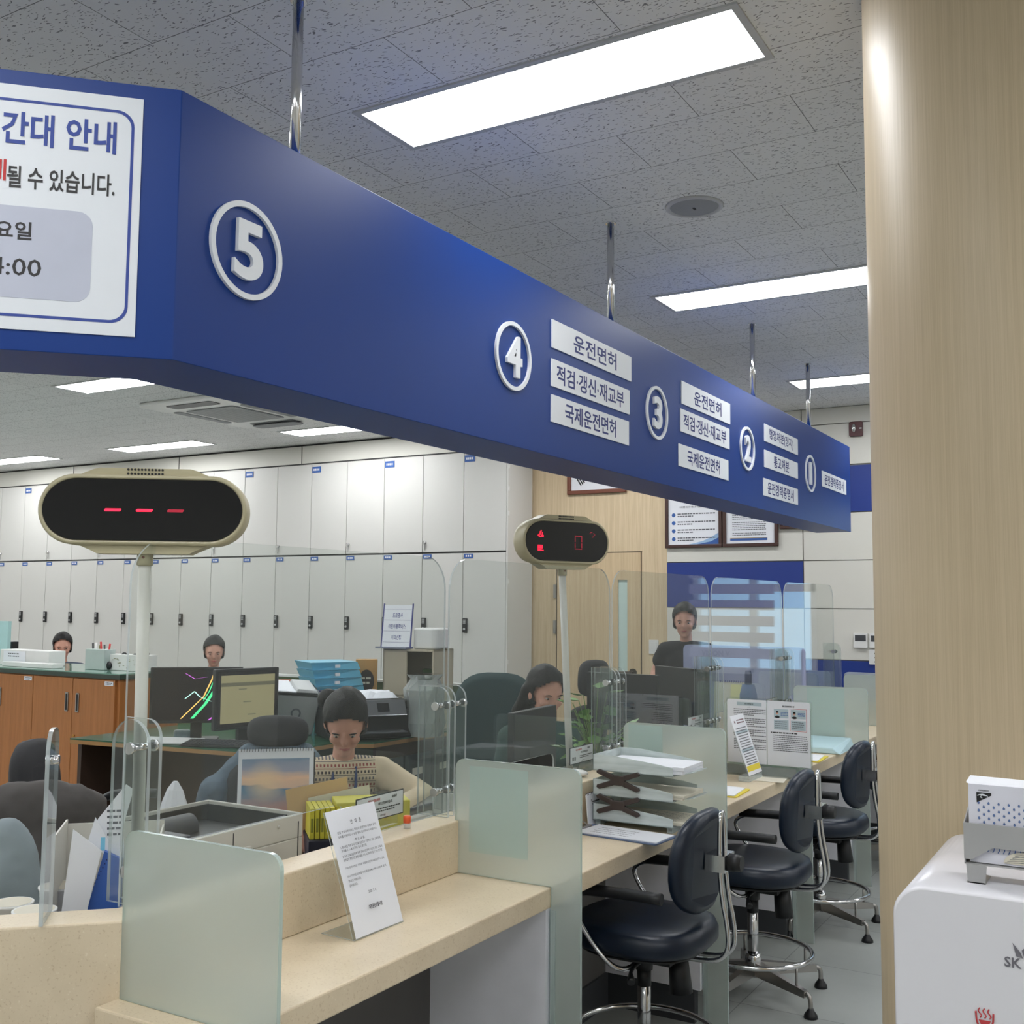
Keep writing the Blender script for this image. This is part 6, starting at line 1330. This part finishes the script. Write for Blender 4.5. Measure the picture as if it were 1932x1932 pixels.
def face_parts(t, T_):
    for s_ in (-1, 1):
        m_ = MB(T_).m(0).ball((s_*.031, -.0745, .006), (.0118, .0075, .0040), 12, 8).m(1).ball((s_*.031, -.0795, .0052), (.0056, .0042, .0042), 10, 7)
        m_.build('eye', [mat('eye_white', (190, 184, 178), .4), HAIRM], t, **K)
        MB(T_).tube([(s_*.018, -.088, .023), (s_*.032, -.089, .027), (s_*.047, -.08, .023)], [.002, .0028, .0016], 6).build('eyebrow', HAIRM, t, **K)
    MB(T_).tube([(-.02, -.084, -.052), (-.006, -.093, -.049), (0, -.0925, -.051), (.006, -.093, -.049), (.02, -.084, -.052)], [.002, .0045, .0045, .002], 8).build('lips', mat('lips', (176, 96, 92), .5), t, **K)
def hair(t, T_, style, vox=.006):
    m_ = MB(T_)
    m_.ball((0, .02, .034), (.091, .108, .106), 22, 14)
    for s_ in (-1, 1): m_.ball((s_*.064, .022, -.015), (.022, .045, .05), 14, 9)
    if style == 'bun': m_.ball((-.075, .115, .03), (.042, .04, .04), 16, 10).ball((0, .06, -.02), (.07, .055, .07), 16, 10)
    if style == 'short': m_.ball((0, .05, -.02), (.074, .055, .075), 16, 10)
    if style == 'long':
        m_.ball((0, .06, -.04), (.082, .06, .1), 16, 10)
        for x in (-.06, -.03, 0, .03, .06): chain(m_, [((x, .05, 0), .045), ((x*1.15, .085, -.12), .045), ((x*1.2, .11, -.25), .038), ((x*1.1, .12, -.38), .02)], 10)
    if style == 'pony':
        chain(m_, [((0, .1, .05), .03), ((0, .14, .0), .032), ((0, .14, -.1), .022), ((0, .13, -.17), .008)], 10); m_.ball((0, .05, -.02), (.074, .055, .07), 16, 10)
    o = fuse(m_, 'hair', HAIRM, t, vox, 3, .014)
    # keep the face free: drop the part of the cap in front of and below the hairline
    inv = T_.inverted(); me = o.data; b = bmesh.new(); b.from_mesh(me); dele = []
    for v in b.verts:
        q_ = inv @ v.co
        if q_.y < -.035 and q_.z < .086-6*q_.x*q_.x-.1*abs(q_.x): dele.append(v)
        elif q_.y < -.028 and q_.z < .03: dele.append(v)
    bmesh.ops.delete(b, geom=dele, context='VERTS'); b.to_mesh(me); b.free(); return o
def person(lab, loc, rz, top, trousers, style, sit=True, headrot=(0, 0, 0), lean=0., arms=None, short=False, vox=.008, knit=None, dz=0, sc=1.0, aim=None):
    t = thing('person', lab, 'person', loc, rz)
    base = .47 if sit else .86
    base += dz
    hip = V3((0, 0, base+.03)); chest = V3((0, -.30*math.sin(lean)*1.0, base+.30*math.cos(lean))); neckb = V3((0, -.47*math.sin(lean), base+.47*math.cos(lean)))
    headc = neckb+V3((0, -.16*math.sin(lean)-.02, .155*math.cos(lean)))
    R_ = Matrix.Rotation(headrot[2], 4, 'Z') @ Matrix.Rotation(headrot[0], 4, 'X') @ Matrix.Rotation(headrot[1], 4, 'Y')
    m_ = MB(); T_ = head(m_, headc, R_)
    chain(m_, [(neckb-V3((0, -.01, .03)), .048), (headc-V3((0, -.03, .07)), .041)])
    sh = [neckb+V3((s_*.155, .01, -.055)) for s_ in (-1, 1)]
    arms = arms or [((-.24, -.12, base+.12), (-.12, -.34, base+.22)), ((.24, -.12, base+.12), (.12, -.34, base+.22))]
    cl_ = MB()
    def torso(mm, g):
        mm.ball(tuple(hip+V3((0, 0, .03))), (.155+g, .11+g, .12+g), 20, 12); mm.ball(tuple((hip+chest)/2+V3((0, 0, .03))), (.128+g, .095+g, .17), 20, 12); mm.ball(tuple(chest+V3((0, .0, .03))), (.15+g, .10+g, .14+g), 20, 12)
        chain(mm, [(sh[0], .052+g), (neckb-V3((0, 0, .045)), .058+g), (sh[1], .052+g)])
    torso(m_, -.01); torso(cl_, .012)
    for k, s_ in enumerate((-1, 1)):
        el, wr = V3(arms[k][0]), V3(arms[k][1]); u = (wr-el).normalized()
        chain(m_, [(sh[k], .045), (sh[k]*.5+el*.5, .042), (el, .034), (el*.6+wr*.4, .033), (wr, .0225)])
        hand(m_, wr, u+V3((0, 0, -.1)), (0, 0, -1), 1 if k == 0 else -1, .5)
        if short:
            mid = sh[k]*.55+el*.45; chain(cl_, [(sh[k], .06), (mid, .064)])
        else: chain(cl_, [(sh[k], .06), (sh[k]*.5+el*.5, .058), (el, .052), (el*.5+wr*.5, .046), (wr-u*.03, .034)])
    if sit: legs = [[(V3((s_*.09, -.02, base+.0)), .085), (V3((s_*.12, -.25, base+.02)), .078), (V3((s_*.13, -.45, base+.02)), .058), (V3((s_*.13, -.44, base-.16)), .052), (V3((s_*.13, -.42, .09)), .038)] for s_ in (-1, 1)]
    else: legs = [[(V3((s_*.085, 0, base)), .09), (V3((s_*.095, 0, base-.2)), .078), (V3((s_*.10, -.01, base-.42)), .055), (V3((s_*.10, .01, base-.58)), .052), (V3((s_*.10, .02, .08)), .036)] for s_ in (-1, 1)]
    tr = MB()
    for L_ in legs:
        chain(m_, [(p, r_*.88) for p, r_ in L_]); chain(tr, L_); f0 = L_[-1][0]; m_.ball((f0.x, f0.y-.06, .045), (.038, .11, .035), 14, 8)
        MB().ball((f0.x, f0.y-.065, .047), (.047, .125, .045), 16, 10).build('shoe', BLACK, t, **K)
    tr.ball(tuple(hip), (.16, .115, .10), 18, 10)
    fuse(m_, 'body', SKIN, t, vox, 3)
    fuse(cl_, 'top', top, t, vox*1.2, 5, .008)
    fuse(tr, 'trousers', trousers, t, vox*1.3, 4)
    face_parts(t, T_); hair(t, T_, style, vox)
    t.scale = (sc, sc, sc)
    if aim is not None:
        h_ = Matrix.Rotation(rz, 4, 'Z') @ (headc*sc); t.location = (aim.x-h_.x, aim.y-h_.y, 0)
    return t, T_, chest, neckb
# patterned beige knit: rows of small coloured motifs
KN = mat('beige_knit', (216, 198, 168), .9, var=.05, scale=90, bump=.2)
def knit_nodes():
    nt = KN.node_tree; L = nt.links; b = nt.nodes['Principled BSDF']; tc = [n for n in nt.nodes if n.type == 'TEX_COORD'][0]; base = [n for n in nt.nodes if n.type == 'MIX'][0]
    sp = nt.nodes.new('ShaderNodeSeparateXYZ'); L.new(tc.outputs['Object'], sp.inputs[0])
    def mm(op, a, b_=None, c=None):
        n = nt.nodes.new('ShaderNodeMath'); n.operation = op
        for i, v in enumerate((a, b_, c)):
            if v is None: continue
            if isinstance(v, (int, float)): n.inputs[i].default_value = v
            else: L.new(v, n.inputs[i])
        return n.outputs[0]
    z = mm('MULTIPLY', sp.outputs['Z'], 1/.026); row = mm('FLOOR', z); fz = mm('FRACT', z)
    x = mm('FRACT', mm('ADD', mm('MULTIPLY', sp.outputs['X'], 1/.014), mm('MULTIPLY', row, .37)))
    dot = mm('MULTIPLY', mm('LESS_THAN', mm('ABSOLUTE', mm('SUBTRACT', fz, .5)), .2), mm('LESS_THAN', mm('ABSOLUTE', mm('SUBTRACT', x, .5)), .24))
    line = mm('LESS_THAN', mm('ABSOLUTE', mm('SUBTRACT', fz, .04)), .06); patt = mm('MAXIMUM', dot, line)
    wx = mm('MULTIPLY', mm('LESS_THAN', mm('ABSOLUTE', sp.outputs['X']), .125), mm('LESS_THAN', sp.outputs['Y'], 0.02)); zz = mm('LESS_THAN', sp.outputs['Z'], 1.06); patt = mm('MULTIPLY', mm('MULTIPLY', patt, wx), zz)
    cr = nt.nodes.new('ShaderNodeValToRGB'); cr.color_ramp.interpolation = 'CONSTANT'; e = cr.color_ramp.elements; e[0].color = rgb(60, 44, 42); e[1].position = .33; e[1].color = rgb(150, 60, 54); q_ = e.new(.66); q_.color = rgb(96, 88, 96)
    L.new(mm('FRACT', mm('MULTIPLY', row, .381)), cr.inputs[0])
    mx = nt.nodes.new('ShaderNodeMix'); mx.data_type = 'RGBA'; L.new(patt, mx.inputs[0]); L.new(base.outputs[2], mx.inputs[6]); L.new(cr.outputs[0], mx.inputs[7]); L.new(mx.outputs[2], b.inputs['Base Color'])
knit_nodes()
DKT = mat('dark_trousers', (38, 40, 48), .85)
# woman at window five
A0 = at(652, 1366, 2, 1.07); r0 = facing(A0)+.1; SC = .92
def warm(p, aim, rz, sc, hc):       # world point into the person's own frame
    o_ = Matrix.Rotation(rz, 4, 'Z') @ (hc*sc); q_ = Vector(p)-Vector((aim.x-o_.x, aim.y-o_.y, 0)); return tuple((Matrix.Rotation(-rz, 4, 'Z') @ q_)/sc)
DZ = 0.045; LEAN = .30; nb0 = V3((0, -.47*math.sin(LEAN), .47+DZ+.47*math.cos(LEAN))); hc0 = nb0+V3((0, -.16*math.sin(LEAN)-.02, .155*math.cos(LEAN)))
DZ += 1.07/SC-hc0.z; hc0.z = 1.07/SC
wr_ = warm((-2.10, 2.72, .83), A0, r0, SC, hc0); wl_ = warm((-2.33, 2.62, .80), A0, r0, SC, hc0)
t, T_, ch_, nb_ = person('person with a black hair bun and patterned beige knit top, writing at the desk', A0, r0, KN, DKT, 'bun', True, (.62, 0, -.15), LEAN,
    [((wl_[0]*.5-.15, wl_[1]*.4-.0, wl_[2]-.04), wl_), ((.30, wr_[1]*.35, wr_[2]-.02), wr_)], vox=.0062, dz=DZ, sc=SC, aim=A0)
lm = MB()
for s_ in (-1, 1): lm.tube([(nb_.x+.045*s_, nb_.y-.055, nb_.z-.02), (ch_.x+.045*s_, ch_.y-.125, ch_.z+.06), (ch_.x+.02*s_, ch_.y-.12, ch_.z-.08), (0, ch_.y-.10, ch_.z-.17)], .006, 6)
lm.build('lanyard', mat('lanyard_blue', (44, 58, 112), .6), t, **K)
# person in dark green at window four
DG = mat('dark_green_knit', (34, 62, 58), .9, var=.1, scale=40)
office_chair('tall dark teal office chair behind the long-haired person', (-2.98, 4.72), facing((-2.98, 4.72))-.35, TEALF, .45, .50, (.55, 1.14), arms=False)
P1_ = V3((-2.62, 4.62, 0)); person('person with long hair in a dark green top, seated behind the oblique black monitor', P1_, facing(P1_)+.5, DG, DKT, 'long', True, (.3, 0, 0), .2, vox=.009, dz=.0)
# person standing near the oak wall
P2_ = at(1298, 1178, 1, 7.35); P2_.z = 0; person('person in a black short-sleeved top with dark hair, standing near the oak wall', P2_, facing(P2_)-.25, mat('black_cotton', (26, 26, 32), .9), DKT, 'pony', False, (.2, 0, .2), .12,
    [((-.25, .02, 1.02), (-.22, -.18, .90)), ((.25, .02, 1.02), (.2, -.2, .9))], short=True, vox=.01, dz=-.09)
P3_ = at(404, 1232, 1, 6.45); P3_.z = 0; person('person with short dark hair seated behind the two desk monitors', P3_, facing(P3_), mat('charcoal_knit', (48, 48, 54), .9), DKT, 'short', True, (.25, 0, 0), .1, vox=.011, dz=at(404, 1232, 1, 6.45).z-1.08)
P4_ = at(118, 1222, 1, 6.55); person('person with dark hair seated beyond the low wooden cabinet at left', (P4_.x, P4_.y, 0), facing(P4_), mat('slate_shirt', (70, 80, 96), .9), DKT, 'short', True, (.25, 0, 0), .1, vox=.011, dz=P4_.z-1.08)
office_chair('dark office chair behind the person at the two monitors', (P3_.x, P3_.y+.0), facing(P3_)+0, GBF, .47, .62, (.62, 1.10), arms=False) if False else None
# jackets hung on chairs
def jacket(name, lab, cat, mt, shapes, loc, rz=0, disp=.03, vox=.010):
    t = thing(name, lab, cat, loc, rz); m_ = MB()
    for s_ in shapes:
        if len(s_) == 2: m_.ball(s_[0], s_[1], 18, 10)
        else: chain(m_, s_[0])
    fuse(m_, 'cloth', mt, t, vox, 6, disp, world=False); return t
JG = mat('dark_grey_cloth', (94, 90, 88), .95, var=.12, scale=9, bump=.1)
ja = at(62, 1600, 2, .86); JL = V3((-2.95, 1.75, 0))
office_chair('black office chair under the dark grey coat in the left foreground', (-3.10, 1.95), facing((-3.1, 1.95))+PI-.5, GBF, .45, .44, (.5, .92), arms=False)
jc_ = at(66, 1560, 0, -2.92)
jacket('coat', 'dark grey coat draped over a chair back in the left foreground', 'coat', JG, [((0, 0, .87), (.21, .07, .10)), ((.0, 0, .70), (.25, .085, .2)), ((.17, 0, .55), (.10, .08, .3)), ((-.2, 0, .6), (.09, .08, .26))], (jc_.x, jc_.y, .0), facing(jc_), .018)
jb = at(10, 1640, 0, -2.55); jacket('quilted_jacket', 'pale blue-grey quilted jacket at the very left edge', 'jacket', mat('pale_quilt', (140, 152, 156), .7), [((0, 0, .70), (.10, .07, .26)), ((-.08, 0, .62), (.10, .08, .22))], (jb.x, jb.y, 0), facing(jb), .015)
JB = mat('blue_grey_cloth', (86, 100, 112), .95, var=.15, scale=120)
jk = V3((-3.22, 3.40, 0)); rj = math.radians(30)
jacket('ribbed_jacket', 'ribbed blue-grey jacket hung on the chair with the padded headrest', 'jacket', JB, [([((-.24, .27, .70), .06), ((-.12, .30, .83), .055), ((.12, .30, .83), .055), ((.24, .27, .70), .06)],)+(0, 0), ([((-.26, .22, .68), .07), ((-.26, .22, .45), .08)],)+(0, 0), ([((.25, .24, .68), .06), ((.25, .24, .45), .06)],)+(0, 0), ((0, .36, .62), (.22, .05, .22))], jk, rj, .02)
